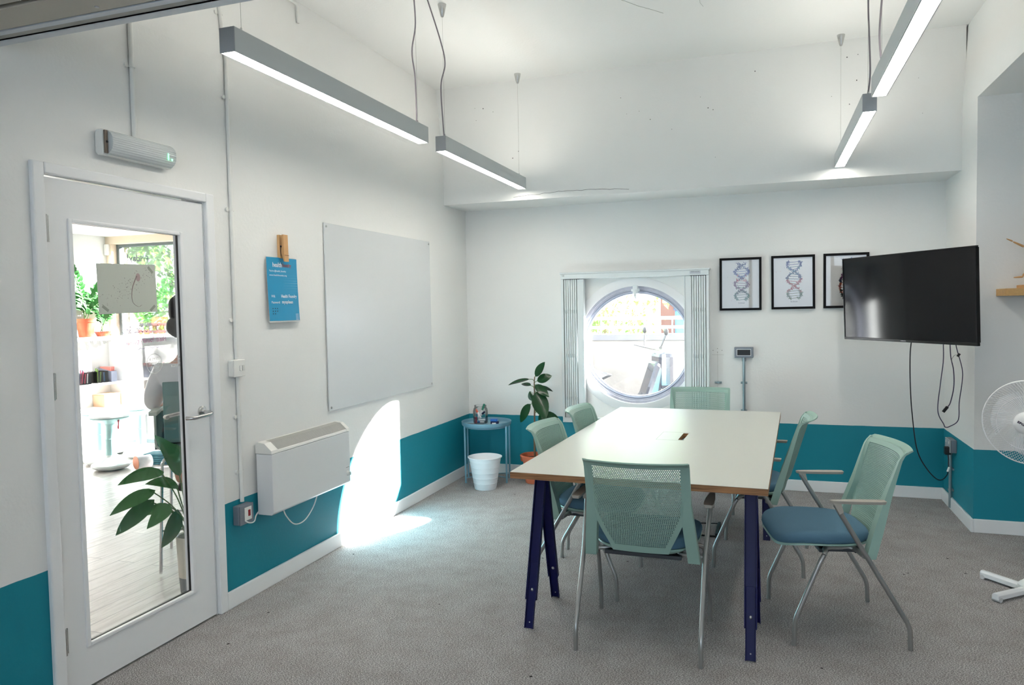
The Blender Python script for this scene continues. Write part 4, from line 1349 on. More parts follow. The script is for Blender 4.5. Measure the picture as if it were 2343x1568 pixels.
bm = B(); lathe(bm, [(0, 0), (.105, 0), (.112, .005), (.105, .010), (.03, .0125), (0, .0125)], seg=32, M=Matrix.Diagonal((1, .42, 1))); obj('pouch', bm, M_black, t, smooth=True)

bn = thing('waste_bin', 'white plastic waste bin on the carpet before the pale blue table', 'bin', (.362, 4.872, 0))
bm = B()
prof = [(0, 0), (.088, 0), (.091, .004)]
for k in range(1, 6):
    z = .265 * k / 6 + .01; r_ = .09 + .044 * z / .265
    prof += [(r_, z - .0016), (r_ + .0013, z), (r_, z + .0016)]
prof += [(.134, .258), (.142, .262), (.143, .268), (.138, .27), (.131, .262), (.087, .008), (0, .006)]
lathe(bm, prof, seg=56)
obj('bin_body', bm, M_bin, bn, smooth=True)

PC = Vector((.70, 5.18, 0))
pl_ = thing('rubber_plant', 'potted rubber plant with broad dark leaves left of the round window', 'plant', PC)
bm = B()
lathe(bm, [(0, 0), (.078, 0), (.082, .004), (.101, .185), (.101, .188), (.118, .19), (.122, .195), (.126, .236), (.122, .241), (.113, .24), (.109, .2), (.0, .2)], seg=40)
obj('pot', bm, M_terra, pl_, smooth=True)
bm = B(); lathe(bm, [(0, .216), (.06, .214), (.108, .205)], seg=24); obj('soil', bm, M_soil, pl_)
def q(px, py, dy=0):   # measured position on the plane of the stem
    return Vector((.721 + (px - 1225) * .0038 - PC.x, 5.15 + dy - PC.y, .566 + (955 - py) * .00372 + (px - 1225) * .0001))
bm = B()
stem = smooth_path([(0, 0, .2), q(1222, 1000), q(1223, 955), q(1224, 915), q(1223.5, 880), q(1225, 862)])
tube(bm, stem, [.010 - .006 * i / (len(stem) - 1) for i in range(len(stem))], 8)
obj('stem', bm, M_stem, pl_, smooth=True)
LV = [((1225, 864), (1248, 831), .070, (-.35, -1, .2), .1, -.02), ((1216, 867), (1169, 875), .062, (-.1, -.5, 1), .25, -.05),
      ((1217, 883), (1190, 878), .050, (0, -.6, 1), .2, .05), ((1228, 873), (1260, 861), .078, (0, -1, .5), .2, .02),
      ((1224, 879), (1259, 902), .070, (.3, -1, .5), .3, -.07), ((1226, 893), (1255, 949), .128, (.3, -1, .3), .12, -.10),
      ((1222, 919), (1213, 897), .060, (0, -1, .2), .1, .0), ((1216, 922), (1185, 965), .090, (-.4, -1, .4), .25, .03),
      ((1237, 941), (1280, 985), .125, (.5, -1, .5), .15, .04), ((1228, 885), (1261, 893), .055, (0, -.6, 1), .4, .06),
      ((1236, 942), (1252, 985), .07, (.2, -1, .2), .15, -.03)]
for (a, b, W_, up, curl, dy) in LV:
    A = q(*a); C = q(*b, dy)
    bm = B()
    d = C - A
    leaf(bm, A + d * .06, d, up, d.length * 1.02, W_ * 1.08, curl=curl * .4, fold=.14, n=9)
    bmesh.ops.solidify(bm, geom=bm.faces, thickness=.0008)
    k = obj('leaf', bm, M_leafd, pl_, smooth=True)
    bm = B(); s0 = q(1223.5, a[1] + 6 if a[1] < 925 else a[1] + 4)
    tube(bm, smooth_path([s0, (s0 + A) / 2 + Vector((0, 0, .006)), A + d * .1]), .0028, 6)
    obj('leaf_stalk', bm, M_gstem, k, smooth=True)

# ------------------------------------------------------------------ right side: fan, shelf, mannequin
fan = thing('pedestal_fan', 'white pedestal fan with wire guard at the right edge of the view', 'fan', (3.834, 3.507, 0))
M_fan = mat('fan_white', (232, 233, 234), .35)
for k in range(4):
    a = math.atan2(.756, -.65) + k * PI / 2
    bm = B(); Mr = Matrix.Rotation(a, 4, 'Z')
    prism(bm, [(-.018, .012), (-.018, .034), (-.008, .044), (.008, .044), (.018, .034), (.018, .012)], 'x', 0.0, .25)
    bmesh.ops.transform(bm, matrix=Mr, verts=bm.verts)
    o = obj('base_foot', bm, M_fan, fan, bevel=.002)
    bm = B(); tube(bm, [Vector((.235, -.02, .0125)), Vector((.235, .02, .0125))], .0125, 12)
    bmesh.ops.transform(bm, matrix=Mr, verts=bm.verts)
    obj('foot_pad', bm, mat('fan_pad', (200, 200, 200), .5), o, smooth=True)
bm = B(); lathe(bm, [(0, .03), (.05, .03), (.05, .05), (.022, .075), (.0175, .078), (.0175, .55), (.022, .552), (.022, .6), (.012, .604), (.012, .78), (0, .78)], seg=24); obj('pole', bm, M_fan, fan, smooth=True)
FH = Vector((3.800, 3.42, .887)) - Vector((3.834, 3.507, 0))
fd = Vector((-.50, -.866, .02)).normalized()
fr_ = fd.cross(Vector((0, 0, 1))).normalized() * -1
fu = fr_.cross(fd) * -1
fu = Vector((0, 0, 1)) if abs(fu.z) < .5 else (fu if fu.z > 0 else -fu)
FR = .205
fr_ = Vector((0, 0, 1)).cross(-fd).normalized() * -1
fr_ = Vector((-fd.y, fd.x, 0)).normalized()       # right hand side as seen from in front
fu = fr_.cross(fd); fu = fu if fu.z > 0 else -fu
Mf = Matrix((fr_, fu, fd)).transposed().to_4x4(); Mf.translation = FH
bm = B(); lathe(bm, [(0, -.20), (.04, -.195), (.058, -.16), (.06, -.09), (.045, -.075), (0, -.075)], seg=24, M=None)
box(bm, -.02, .02, -.14, 0, -.15, -.10)
bmesh.ops.transform(bm, matrix=Mf, verts=bm.verts); obj('motor_housing', bm, M_fan, fan, smooth=True)
bm = B()
for k in range(90):
    a = 2 * PI * k / 90
    tw = .55
    pts = []
    for i in range(7):
        r_ = .055 + (FR - .055) * i / 6; aa = a + tw * (i / 6 - .5)
        zz = .052 * math.cos((r_ - .055) / (FR - .055) * PI / 2) ** .7 if i < 6 else 0
        pts.append((r_ * math.cos(aa), r_ * math.sin(aa), zz))
    tube(bm, pts, .0008, 4, caps=False)
for r_, z in ((FR, 0), (.13, .042), (.056, .052), (FR + .002, -.006)):
    tube(bm, [(r_ * math.cos(2 * PI * i / 64), r_ * math.sin(2 * PI * i / 64), z) for i in range(65)], .0028 if r_ > .2 else .001, 6, caps=False)
bmesh.ops.transform(bm, matrix=Mf, verts=bm.verts); obj('front_guard', bm, M_fan, fan)
bm = B()
for k in range(90):
    a = 2 * PI * k / 90; pts = []
    for i in range(6):
        r_ = .05 + (FR - .05) * i / 5; aa = a - .5 * (i / 5 - .5)
        pts.append((r_ * math.cos(aa), r_ * math.sin(aa), -.075 * math.cos((r_ - .05) / (FR - .05) * PI / 2) ** .7 - .004 if i < 5 else -.008))
    tube(bm, pts, .0008, 4, caps=False)
bmesh.ops.transform(bm, matrix=Mf, verts=bm.verts); obj('rear_guard', bm, M_fan, fan)
M_blade = bpy.data.materials.new('clear_blade'); M_blade.use_nodes = True
_p = M_blade.node_tree.nodes['Principled BSDF']; _p.inputs['Base Color'].default_value = (.72, .74, .78, 1); _p.inputs['Roughness'].default_value = .3
_p.inputs['Alpha'].default_value = .55
for k in range(3):
    bm = B(); a0 = 2 * PI * k / 3 + .4
    rows = []
    for i in range(9):
        u = i / 8; row = []
        for j in range(6):
            v = j / 5
            rr = .03 + .145 * v * (1 - .12 * (2 * u - 1) ** 2)
            aa = a0 + (u - .5) * (1.15 + .5 * v) + .3 * v
            row.append(bm.verts.new((rr * math.cos(aa), rr * math.sin(aa), -.02 + (u - .5) * .045)))
        rows.append(row)
    for i in range(8):
        for j in range(5): bm.faces.new((rows[i][j], rows[i + 1][j], rows[i + 1][j + 1], rows[i][j + 1]))
    bmesh.ops.transform(bm, matrix=Mf, verts=bm.verts); obj('blade', bm, M_blade, fan, smooth=True)
bm = B(); lathe(bm, [(.0, .075), (.03, .072), (.05, .062), (.057, .05), (.054, .044), (0, .044)], seg=32)
bmesh.ops.transform(bm, matrix=Mf, verts=bm.verts); hub = obj('hub_badge', bm, M_fan, fan, smooth=True)
dg_ = (fr_ * .87 - fu * .5).normalized(); ug_ = (fr_ * .5 + fu * .87).normalized()
M_badge = mat('purple_black_badge', (48, 34, 62), .5)
text('lettering', 'EFG', FH + fd * .0755 - fr_ * .033 + fu * .004, dg_, ug_, .0115, .032, M_badge, hub, bold=.04)
bm = B()
for i in range(2):
    tube(bm, smooth_path([FH + fd * .077 + dg_ * (.002 + .0 * i) - ug_ * (.006 + .003 * i) , FH + fd * .0768 + dg_ * .016 - ug_ * (.010 + .002 * i), FH + fd * .075 + dg_ * .034 + ug_ * (.002)]), [.0022 * math.sin(PI * (k + 1) / 19) + .0003 for k in range(17)], 6, flat=.3)
obj('swoosh', bm, M_badge, hub)

sh = thing('wall_shelf', 'oak wall shelf on the right pier, beside the television', 'shelf', (3.946, YP, 1.516))
bm = B(); box(bm, 0, .75, -.2, -.001, 0, .044); obj('board', bm, M_oak, sh, bevel=.0015)
mn = thing('artist_mannequin', 'jointed wooden artist mannequin with raised arm on the oak shelf', 'mannequin', (4.155, 4.485, 1.5605))
bm = B(); box(bm, -.11, .11, -.06, .06, 0, .02); obj('stand', bm, M_wood, mn, bevel=.002)
bm = B(); tube(bm, [(.02, .03, .02), (.02, .03, .17)], .003, 8); obj('support_rod', bm, M_steel, mn)
def seg(name, a, b, r0, r1, rm=None):
    bm = B(); a = Vector(a); b = Vector(b)
    ts = [0, .12, .5, .88, 1]; rr = [r0 * .5, r0, rm or (r0 + r1) / 2 * 1.08, r1, r1 * .5]
    tube(bm, [a + (b - a) * t_ for t_ in ts], rr, 12)
    obj(name, bm, M_wood, mn, smooth=True)
seg('hips', (.01, 0, .155), (.01, 0, .2), .02, .022); seg('torso', (.01, 0, .2), (.0, 0, .285), .018, .027, .025); seg('neck', (0, 0, .285), (-.004, 0, .305), .007, .006)
bm = B(); sphere(bm, (-.006, -.002, .33), .018, (.9, 1, 1.4)); obj('head', bm, M_wood, mn, smooth=True)
seg('upper_arm', (-.03, 0, .27), (-.09, -.005, .252), .008, .007); seg('forearm', (-.09, -.005, .252), (-.150, -.01, .285), .007, .005); seg('hand', (-.152, -.01, .288), (-.186, -.012, .305), .005, .003)
seg('upper_arm', (.03, 0, .27), (.085, 0, .24), .008, .007); seg('forearm', (.085, 0, .24), (.13, 0, .28), .007, .005); seg('hand', (.132, 0, .284), (.155, 0, .305), .005, .003)
seg('thigh', (-.005, 0, .155), (-.06, -.01, .115), .012, .010); seg('shin', (-.06, -.01, .115), (-.10, -.015, .075), .009, .006); seg('foot', (-.095, -.015, .07), (-.148, -.02, .066), .006, .0035)
seg('thigh', (.02, 0, .155), (.035, 0, .09), .012, .010); seg('shin', (.035, 0, .09), (.03, .01, .03), .009, .006); seg('foot', (.03, .01, .026), (.03, -.03, .024), .006, .0035)

# power adapter on the carpet below the table
ad = thing('floor_box', 'thin black open frame lying on the carpet under the table', 'cable frame', (2.19, 4.14, 0))
bm = B(); box(bm, .075, .095, -.13, .15, 0.001, .03); obj('strip', bm, M_black, ad, bevel=.003)
bm = B(); tube(bm, [(.09, .14, .02), (-.08, .14, .012)], .004, 6); tube(bm, [(.09, -.12, .01), (-.14, -.12, .01)], .006, 6); obj('bar', bm, M_black, ad)

# ------------------------------------------------------------------ the room beyond the glass door
bm = B(); box(bm, -4.35, -.06, -1.6, YB + .12, -.12, -.001); struct(obj('floor_next_room', bm, M_planks))
bm = B(); box(bm, -.12, 0, DY0, DY1, -.02, .004); struct(obj('trim_2', bm, M_steel))
bm = B(); box(bm, -4.35, -.12, -1.6, YB + .12, 2.345, 2.46); struct(obj('ceiling_next_room', bm, M_white))
bm = B(); box(bm, -4.35, -4.2, -1.6, YB + .12, -.02, 2.345); struct(obj('wall_next_room_side', bm, M_white))
bm = B(); box(bm, -4.2, -.12, -1.6, -1.48, -.02, 2.345); struct(obj('wall_next_room_rear', bm, M_white))
bm = B(); box(bm, -.62, -.12, YB, YB + .12, -.02, 2.345); box(bm, -4.2, -.62, YB, YB + .12, -.02, .10); struct(obj('wall_next_room_front', bm, M_white))
w2 = sroot('window_2')
M_lint = mat('beige_lintel', (226, 208, 186), .6)
bm = B(); box(bm, -4.2, -.62, YB - .05, YB + .1, 2.265, 2.345); box(bm, -4.2, -4.13, YB - .04, YB + .1, .1, 2.265); obj('lintel', bm, M_lint, w2)
M_fdark = mat('dark_window_frame', (92, 106, 112), .4, .2)
bm = B()
for x in (-4.13, -2.43, -.66): box(bm, x, x + .04, YB + .03, YB + .08, .10, 2.265)
box(bm, -4.09, -.62, YB + .03, YB + .08, 2.235, 2.265); box(bm, -4.09, -.62, YB + .03, YB + .08, .10, .14)
obj('frame', bm, M_fdark, w2)
bm = B(); box(bm, -4.09, -.66, YB + .053, YB + .057, .14, 2.235); obj('glass', bm, glass_mat('shopfront_glass', dirt=.001, gloss=.03), w2)
t = thing('wall_sensor', 'small white sensor box high in the far corner beyond the door', 'sensor', (-4.2, 5.395, 2.205))
bm = B(); box(bm, 0, .05, -.035, .035, -.06, .06); obj('casing', bm, M_pvc, t, bevel=.008)

bc = thing('bookcase', 'white open bookcase against the wall of the next room', 'bookcase', (-4.195, 3.5, 0))
M_bc = mat('white_melamine', (238, 238, 236), .4)
BD, BL = .2, 1.89
bm = B(); box(bm, 0, BD, 0, BL, 1.235, 1.275); obj('top', bm, M_bc, bc)
for y in (0, .86, BL - .035):
    bm = B(); box(bm, .012, BD, y, y + .035, 0, 1.234); obj('side_panel', bm, M_bc, bc)
for z in (.02, .505, .765):
    bm = B(); box(bm, .012, BD - .004, .036, BL - .036, z, z + .025); obj('shelf', bm, M_bc, bc)
bm = B(); box(bm, 0, .011, 0, BL, 0, 1.234); obj('back_panel', bm, M_bc, bc)
def penbox(label, y, w, seed):
    t = thing('pen_tub', label, 'tub', (-4.088, y, .7905))
    bm = B()
    for (a, b, c, d) in ((-.07, -.067, -w, w), (.067, .07, -w, w), (-.067, .067, -w, -w + .003), (-.067, .067, w - .003, w)): box(bm, a, b, c, d, .0, .12)
    box(bm, -.067, .067, -w, w, 0, .003)
    obj('tub', bm, glass_mat('clear_tub_' + str(seed), (.95, .95, .96), gloss=.05), t)
    rnd = random.Random(seed)
    for i in range(10):
        c = rnd.choice([(40, 50, 90), (200, 60, 90), (70, 70, 80), (60, 120, 180), (220, 220, 225), (120, 160, 60), (30, 30, 40)])
        bm = B(); yy = -w + .014 + (2 * w - .028) * (i % 5) / 4; xx = -.03 if i < 5 else .03; p0 = Vector((xx, yy, .008)); p1 = Vector((xx + rnd.uniform(-.02, .02), yy + .004, rnd.uniform(.10, .15)))
        tube(bm, [p0, p1], .006, 7); o = obj('marker_pen', bm, mat('m_%d_%d_%d' % c, c, .5), None)
        o.parent = None; o.location = t.location
        tag(o, 'marker pen in the clear tub on the bookcase shelf', 'marker', 'marker pens in the bookcase tubs')
penbox('clear tub of marker pens on the bookcase shelf, farther from the window', 4.90, .075, 5)
penbox('clear tub of marker pens on the bookcase shelf, nearer the window', 5.115, .07, 6)
t = thing('magazine_file', 'grey magazine file standing beside the tub of pens', 'file', (-4.09, 5.235, .7905))
bm = B(); prism(bm, [(-.08, 0), (.1, 0), (.1, .11), (-.08, .15)], 'y', -.035, .035); obj('file_box', bm, mat('file_grey', (128, 132, 150), .5), t, bevel=.002)
bm = B()
for i in range(3): box(bm, -.07, .08, -.025 + i * .018, -.012 + i * .018, .11, .158)
obj('papers', bm, mat('file_papers', (206, 120, 110), .7), t)
t = thing('cardboard_box', 'small brown cardboard box on the lower shelf of the bookcase', 'box', (-4.1, 5.22, .5305))
bm = B(); box(bm, -.075, .085, -.1, .1, 0, .125); obj('carton', bm, mat('cardboard', (196, 160, 130), .8), t, bevel=.003)
bm = B(); box(bm, -.075, .087, -.105, .105, .126, .134); obj('lid', bm, MATS['cardboard'], t)

def zz_plant(label, y, x, potr, poth, stems, seed):
    t = thing('potted_plant', label, 'plant', (x, y, 1.2755))
    bm = B(); lathe(bm, [(0, 0), (potr * .72, 0), (potr * .95, poth * .8), (potr * 1.04, poth * .8), (potr * 1.06, poth), (potr * .96, poth), (potr * .93, poth * .86), (0, poth * .86)], seg=28); obj('pot', bm, M_terra, t, smooth=True)
    bm = B(); lathe(bm, [(0, poth * .9), (potr * .92, poth * .87)], seg=20); obj('soil', bm, M_soil, t)
    rnd = random.Random(seed)
    bs = B(); bl = B()
    for (dx, dy, h_) in stems:
        pts = smooth_path([(rnd.uniform(-.02, .02), rnd.uniform(-.02, .02), poth * .8), (dx * .3, dy * .3, poth + h_ * .5), (dx, dy, poth + h_)])
        tube(bs, pts, .005, 6)
        for i in range(5, len(pts)):
            d = (pts[i] - pts[i - 1]).normalized()
            for s in (-1, 1):
                side = d.cross(Vector((1, .3, 0))).normalized() * s
                leaf(bl, pts[i], (side + d * .7 + Vector((rnd.uniform(-.4, .4), rnd.uniform(-.3, .3), 0))), (.6, -.5, .5), rnd.uniform(.07, .1), .042, .2, .1, 5)
    obj('stems', bs, M_gstem, t, smooth=True); obj('foliage', bl, M_leafm, t, smooth=True)
zz_plant('leafy plant in terracotta pot on the bookcase, taller one at left', 5.0, -4.09, .092, .19, [(.03, -.16, .52), (.0, -.05, .42), (.04, .12, .30), (-.03, -.22, .36), (.05, .2, .2)], 3)
zz_plant('leafy plant in low terracotta pot on the bookcase, right of the taller one', 5.205, -4.09, .08, .05, [(.02, -.12, .34), (.0, .09, .42), (.05, .16, .3)], 9)

M_stool = mat('pale_mint_plastic', (170, 212, 212), .4); M_stool2 = mat('white_stool_top', (232, 240, 240), .5)
def stool(label):
    t = thing('wobble_stool', label, 'stool', (0, 0, 0), 0, 'mint stools in the next room')
    bm = B(); lathe(bm, [(0, .0), (.07, .0), (.15, .018), (.178, .045), (.175, .058), (.12, .085), (.055, .125), (.045, .16), (0, .16)], seg=36); obj('base', bm, M_stool2, t, smooth=True)
    bm = B(); lathe(bm, [(.0, .14), (.05, .14), (.048, .3), (.043, .302), (.043, .43), (.06, .455), (0, .455)], seg=24); obj('column', bm, M_stool, t, smooth=True)
    bm = B(); lathe(bm, [(0, .45), (.06, .45), (.15, .49), (.178, .505), (.17, .512), (0, .508)], seg=36); obj('seat_underside', bm, M_stool, t, smooth=True)
    bm = B(); lathe(bm, [(0, .509), (.172, .5125), (.183, .52), (.178, .532), (.12, .528), (0, .522)], seg=36); obj('seat', bm, M_stool2, t, smooth=True)
    bm = B(); tube(bm, smooth_path([(.13, -.03, .5), (.15, -.04, .46), (.135, -.035, .42), (.155, -.045, .41), (.165, -.05, .46), (.15, -.03, .5)]), .004, 6); obj('pull_strap', bm, mat('red_strap', (214, 60, 80), .6), t, smooth=True)
    return t
s0 = stool('mint stool beyond the glass door, the front one of three')
s0.location = (-3.45, 4.66, 0)
dup(s0, (-3.785, 4.85, 0), 1.2, 'mint stool beyond the glass door, left one beside the bookcase')
dup(s0, (-3.66, 5.235, 0), 2.4, 'mint stool beyond the glass door, right one near the window')

t = thing('exercise_mat', 'folded ribbed dark teal exercise mat on the floor of the next room', 'mat', (-3.30, 4.90, 0), R(14))
M_mat = mat('dark_teal_foam', (40, 92, 106), .7)
for i in range(5):
    bm = B(); box(bm, 0, .34, 0, .18, .001 + i * .022, .020 + i * .022); obj('fold', bm, M_mat, t, bevel=.006)
t = thing('foam_roller', 'short roller with orange round end in front of the folded mat', 'roller', (-3.19, 4.70, .0655), R(-20))
bm = B(); tube(bm, [(0, .004, 0), (.0, .14, 0)], .062, 28); obj('roller_body', bm, mat('grey_print_foam', (206, 204, 206), .7, var=.3, vscale=20), t, smooth=True)
bm = B(); tube(bm, [(0, 0, 0), (0, .004, 0)], .064, 28); obj('end_cap', bm, mat('orange_end', (232, 140, 104), .6), t, smooth=True)
t = thing('storage_box', 'low white storage box standing under the shop window', 'box', (-3.06, 5.31, 0))
bm = B(); box(bm, -.2, .25, -.12, .1, 0, .25); obj('carcass', bm, mat('cream_box', (226, 222, 208), .6), t, bevel=.004)
t = thing('plastic_tub', 'frosted plastic tub with orange lid on the low white box', 'tub', (-2.98, 5.30, .2505))
bm = B(); box(bm, -.08, .12, -.08, .07, 0, .1); obj('tub', bm, mat('frosted_tub', (180, 206, 214), .3), t, bevel=.008)
bm = B(); box(bm, -.05, .1, -.085, .075, .101, .135); obj('lid', bm, mat('orange_lid', (240, 130, 90), .4), t, bevel=.008)

t = thing('trailing_plant', 'trailing vine with small pale leaves hanging in front of the shop window', 'plant', (-2.62, 5.05, 0))
bm = B(); tube(bm, [(0, 0, 0), (0, 0, .86)], .012, 10); lathe(bm, [(0, 0), (.13, 0), (.13, .015), (0, .015)], seg=24); obj('stand', bm, M_gloss, t)
bm = B(); lathe(bm, [(0, .86), (.06, .86), (.09, .98), (.085, .98), (0, .96)], seg=24); obj('pot', bm, M_pvc, t, smooth=True)
rnd = random.Random(4); bl = B(); bs = B()
for pts in ([(0, 0, .97), (-.1, -.05, 1.0), (-.25, -.12, .95), (-.33, -.2, .82), (-.36, -.26, .72), (-.35, -.28, .66)], [(0, 0, .97), (-.06, -.08, 1.02), (-.16, -.16, .9), (-.18, -.2, .7), (-.2, -.22, .5)], [(0, 0, .97), (.1, -.05, 1.0), (.15, -.1, .8)]):
    sp = smooth_path(pts, 5); tube(bs, sp, .003, 5)
    for p in sp[2:]: leaf(bl, p, (rnd.uniform(-1, 1), rnd.uniform(-1, .3), rnd.uniform(-.6, .5)), (0, -.6, .8), rnd.uniform(.05, .08), .04, .3, .1, 5)
obj('vines', bs, M_gstem, t); obj('foliage', bl, mat('pale_green_leaf', (130, 176, 110), .5, var=.2), t, smooth=True)

# tall potted plant right behind the door
t = thing('floor_plant', 'broad-leaved plant in a tall cream pot just beyond the door', 'plant', (-.36, 2.350, 0))
bm = B(); lathe(bm, [(0, .085), (.078, .085), (.086, .30), (.083, .306), (.076, .30), (.07, .25), (0, .25)], seg=36); obj('pot', bm, mat('cream_ceramic', (222, 216, 200), .35), t, smooth=True)
bm = B(); lathe(bm, [(0, 0), (.072, 0), (.0778, .084), (0, .084)], seg=36); obj('pot_base', bm, mat('grey_glaze', (120, 126, 130), .35), t, smooth=True)
bm = B(); lathe(bm, [(0, .262), (.073, .258)], seg=20); obj('soil', bm, M_soil, t)
FL = [((2.20, .58), (1.98, .55), .075), ((2.27, .66), (2.06, .685), .082), ((2.20, .53), (2.01, .42), .085), ((2.24, .50), (2.08, .46), .08), ((2.32, .45), (2.235, .27), .09),
      ((2.36, .62), (2.28, .85), .10), ((2.40, .64), (2.40, .80), .10), ((2.30, .47), (2.19, .47), .06), ((2.50, .6), (2.62, .78), .09), ((2.5, .5), (2.68, .55), .09), ((2.45, .55), (2.55, .42), .08), ((2.36, .56), (2.22, .64), .08)]
rnd = random.Random(8)
for (a, b, W_) in FL:
    xo = rnd.uniform(-.06, .05)
    A = Vector((xo * .6 - .06, a[0] - 2.365, a[1])); C = Vector((xo * 1.6 - .06, b[0] - 2.365, b[1]))
    bm = B(); d = C - A
    leaf(bm, A, d, (.7, 0, .7) if abs(d.z) < .15 else (.9, -.2, .3), d.length * 1.03, W_, .35, .18, 9)
    k = obj('leaf', bm, M_leafm if W_ < .083 else mat('deep_green_leaf', (40, 104, 54), .35, var=.3, vscale=10), t, smooth=True)
    bm = B(); tube(bm, smooth_path([(xo * .2, rnd.uniform(-.03, .03), .26), ((A.x) * .7, A.y * .35, .26 + (A.z - .26) * .6), A + d * .08]), .0035, 6); obj('leaf_stalk', bm, M_gstem, k, smooth=True)

for i, (x, y) in enumerate(((-1.5, .6), (-2.9, .6))):  # out-of-view panels added to brighten the next room
    t = thing('added_ceiling_light', ('added square ceiling light out of view in the next room, nearer the door', 'added square ceiling light out of view in the next room, farther from the door')[i], 'ceiling light', (x, y, 2.344), 0, 'added ceiling lights in the next room')
    bm = B(); box(bm, -.31, .31, -.31, .31, -.03, 0); obj('frame', bm, M_pvc, t)
    bm = B(); box(bm, -.29, .29, -.29, .29, -.034, -.0305); obj('diffuser', bm, mat('added_light_panel', (255, 250, 244), .5, emit=5), t)
# ------------------------------------------------------------------ the person beyond the door, seated with their back to us
hc = thing('high_chair', 'tall chrome-legged chair with teal mesh back beyond the door', 'chair', (-.665, 2.80, 0), R(37))
bm = B(); box(bm, -.2, .2, -.2, .2, .68, .72); obj('seat', bm, mat('teal_grey_fabric', (70, 104, 106), .9), hc, bevel=.015)
bm = B(); box(bm, -.19, .19, -.235, -.215, .76, 1.11); obj('backrest', bm, mat('teal_mesh', (96, 130, 130), .8), hc, bevel=.006)
bm = B(); box(bm, -.03, .03, -.25, -.236, .66, .9); obj('back_spine', bm, M_black, hc, bevel=.004)
for sx in (-1, 1):
    for sy in (-1, 1):
        bm = B(); tube(bm, rounded_path([(sx * .17, sy * .15, .679), (sx * .21, sy * .2, .65), (sx * .235, sy * .24, .01)], .03), .009, 10); obj('leg', bm, M_chrome, hc, smooth=True)
    bm = B(); tube(bm, rounded_path([(sx * .2, -.12, .70), (sx * .25, -.12, .72), (sx * .25, -.12, .915)], .02), .008, 8); box(bm, sx * .25 - .022, sx * .25 + .022, -.2, .08, .916, .94); obj('armrest', bm, mat('pale_armrest', (206, 204, 196), .5), hc, bevel=.003)
bm = B(); tube(bm, [(-.222, -.22, .25), (.222, -.22, .25)], .007, 8); tube(bm, [(-.222, .22, .25), (.222, .22, .25)], .007, 8); obj('foot_rail', bm, M_chrome, hc, smooth=True)

pe = thing('person', 'person with dark hair in a white top seated beyond the glass door, back turned', 'person', (-.705, 2.732, .722), R(37))
M_skin = mat('skin', (206, 152, 124), .5); M_hair = mat('black_hair', (14, 13, 18), .5, spec=.2, bump=.3, bscale=60); M_blouse = mat('white_satin', (226, 228, 234), .3, bump=.1, bscale=14); M_trous = mat('dark_trousers', (44, 46, 58), .9)
def skin_mesh(name, joints, bones, material, parent, root=0, lev=2):
    me = bpy.data.meshes.new(name)
    me.from_pydata([j[0] for j in joints], bones, [])
    o = bpy.data.objects.new(name, me); COL.objects.link(o); o.parent = parent
    bpy.context.view_layer.objects.active = o
    bpy.ops.mesh.customdata_skin_add()
    sk = o.modifiers.new('skin', 'SKIN'); sk.use_smooth_shade = True
    data = me.skin_vertices[0].data
    for i, j in enumerate(joints):
        r_ = j[1]; data[i].radius = (r_, r_) if not isinstance(r_, tuple) else r_
        data[i].use_root = (i == root)
    ss = o.modifiers.new('subsurf', 'SUBSURF'); ss.levels = lev; ss.render_levels = lev
    me.materials.append(material)
    return o
J = [((0, 0, .09), (.13, .10)), ((0, -.01, .25), (.115, .085)), ((0, 0, .40), (.14, .09)), ((0, .0, .50), (.07, .055)), ((0, .01, .565), (.046, .05)), ((0, .015, .63), (.05, .055)), ((0, .03, .70), (.066, .082)), ((0, .035, .79), (.066, .08)), ((0, .03, .84), (.04, .05)),
     ((-.14, 0, .43), .042), ((-.21, .06, .25), .042), ((-.17, .26, .17), .034), ((-.15, .33, .17), (.024, .032)), ((.14, 0, .43), .042), ((.21, .06, .25), .042), ((.17, .26, .17), .034), ((.15, .33, .17), (.024, .032)),
     ((-.09, .08, .085), .078), ((-.11, .42, .07), .056), ((-.11, .44, -.3), .04), ((-.11, .50, -.33), .03), ((.09, .08, .085), .078), ((.11, .42, .07), .056), ((.11, .44, -.3), .04), ((.11, .50, -.33), .03)]
Bn = [(0, 1), (1, 2), (2, 3), (3, 4), (4, 5), (5, 6), (6, 7), (7, 8), (2, 9), (9, 10), (10, 11), (11, 12), (2, 13), (13, 14), (14, 15), (15, 16), (0, 17), (17, 18), (18, 19), (19, 20), (0, 21), (21, 22), (22, 23), (23, 24)]
for hs, hi in ((-1, 12), (1, 16)):
    hx_, hy_, hz_ = J[hi][0]
    for k in range(4):
        a = len(J); dx = (k - 1.5) * .016; ln = (.03, .035, .033, .025)[k]
        J += [((hx_ + dx, hy_ + .035, hz_ + .004), .0085), ((hx_ + dx * 1.15, hy_ + .035 + ln, hz_ - .004), .0075), ((hx_ + dx * 1.2, hy_ + .035 + ln * 1.6, hz_ - .018), .0065)]
        Bn += [(hi, a), (a, a + 1), (a + 1, a + 2)]
    a = len(J); J += [((hx_ - hs * .03, hy_ + .01, hz_ - .002), .009), ((hx_ - hs * .045, hy_ + .035, hz_ - .008), .0078)]; Bn += [(hi, a), (a, a + 1)]
body = skin_mesh('body', J, Bn, M_skin, pe)
top = skin_mesh('blouse', [((0, 0, .11), (.14, .112)), ((0, -.012, .26), (.12, .1)), ((0, -.005, .38), (.13, .1)), ((0, .0, .475), (.075, .06)), ((-.145, 0, .43), .072), ((-.2, .05, .28), .06), ((-.215, .1, .20), .045), ((.145, 0, .43), .072), ((.2, .05, .28), .06), ((.215, .1, .20), .045)],
          [(0, 1), (1, 2), (2, 3), (2, 4), (4, 5), (5, 6), (2, 7), (7, 8), (8, 9)], M_blouse, pe)
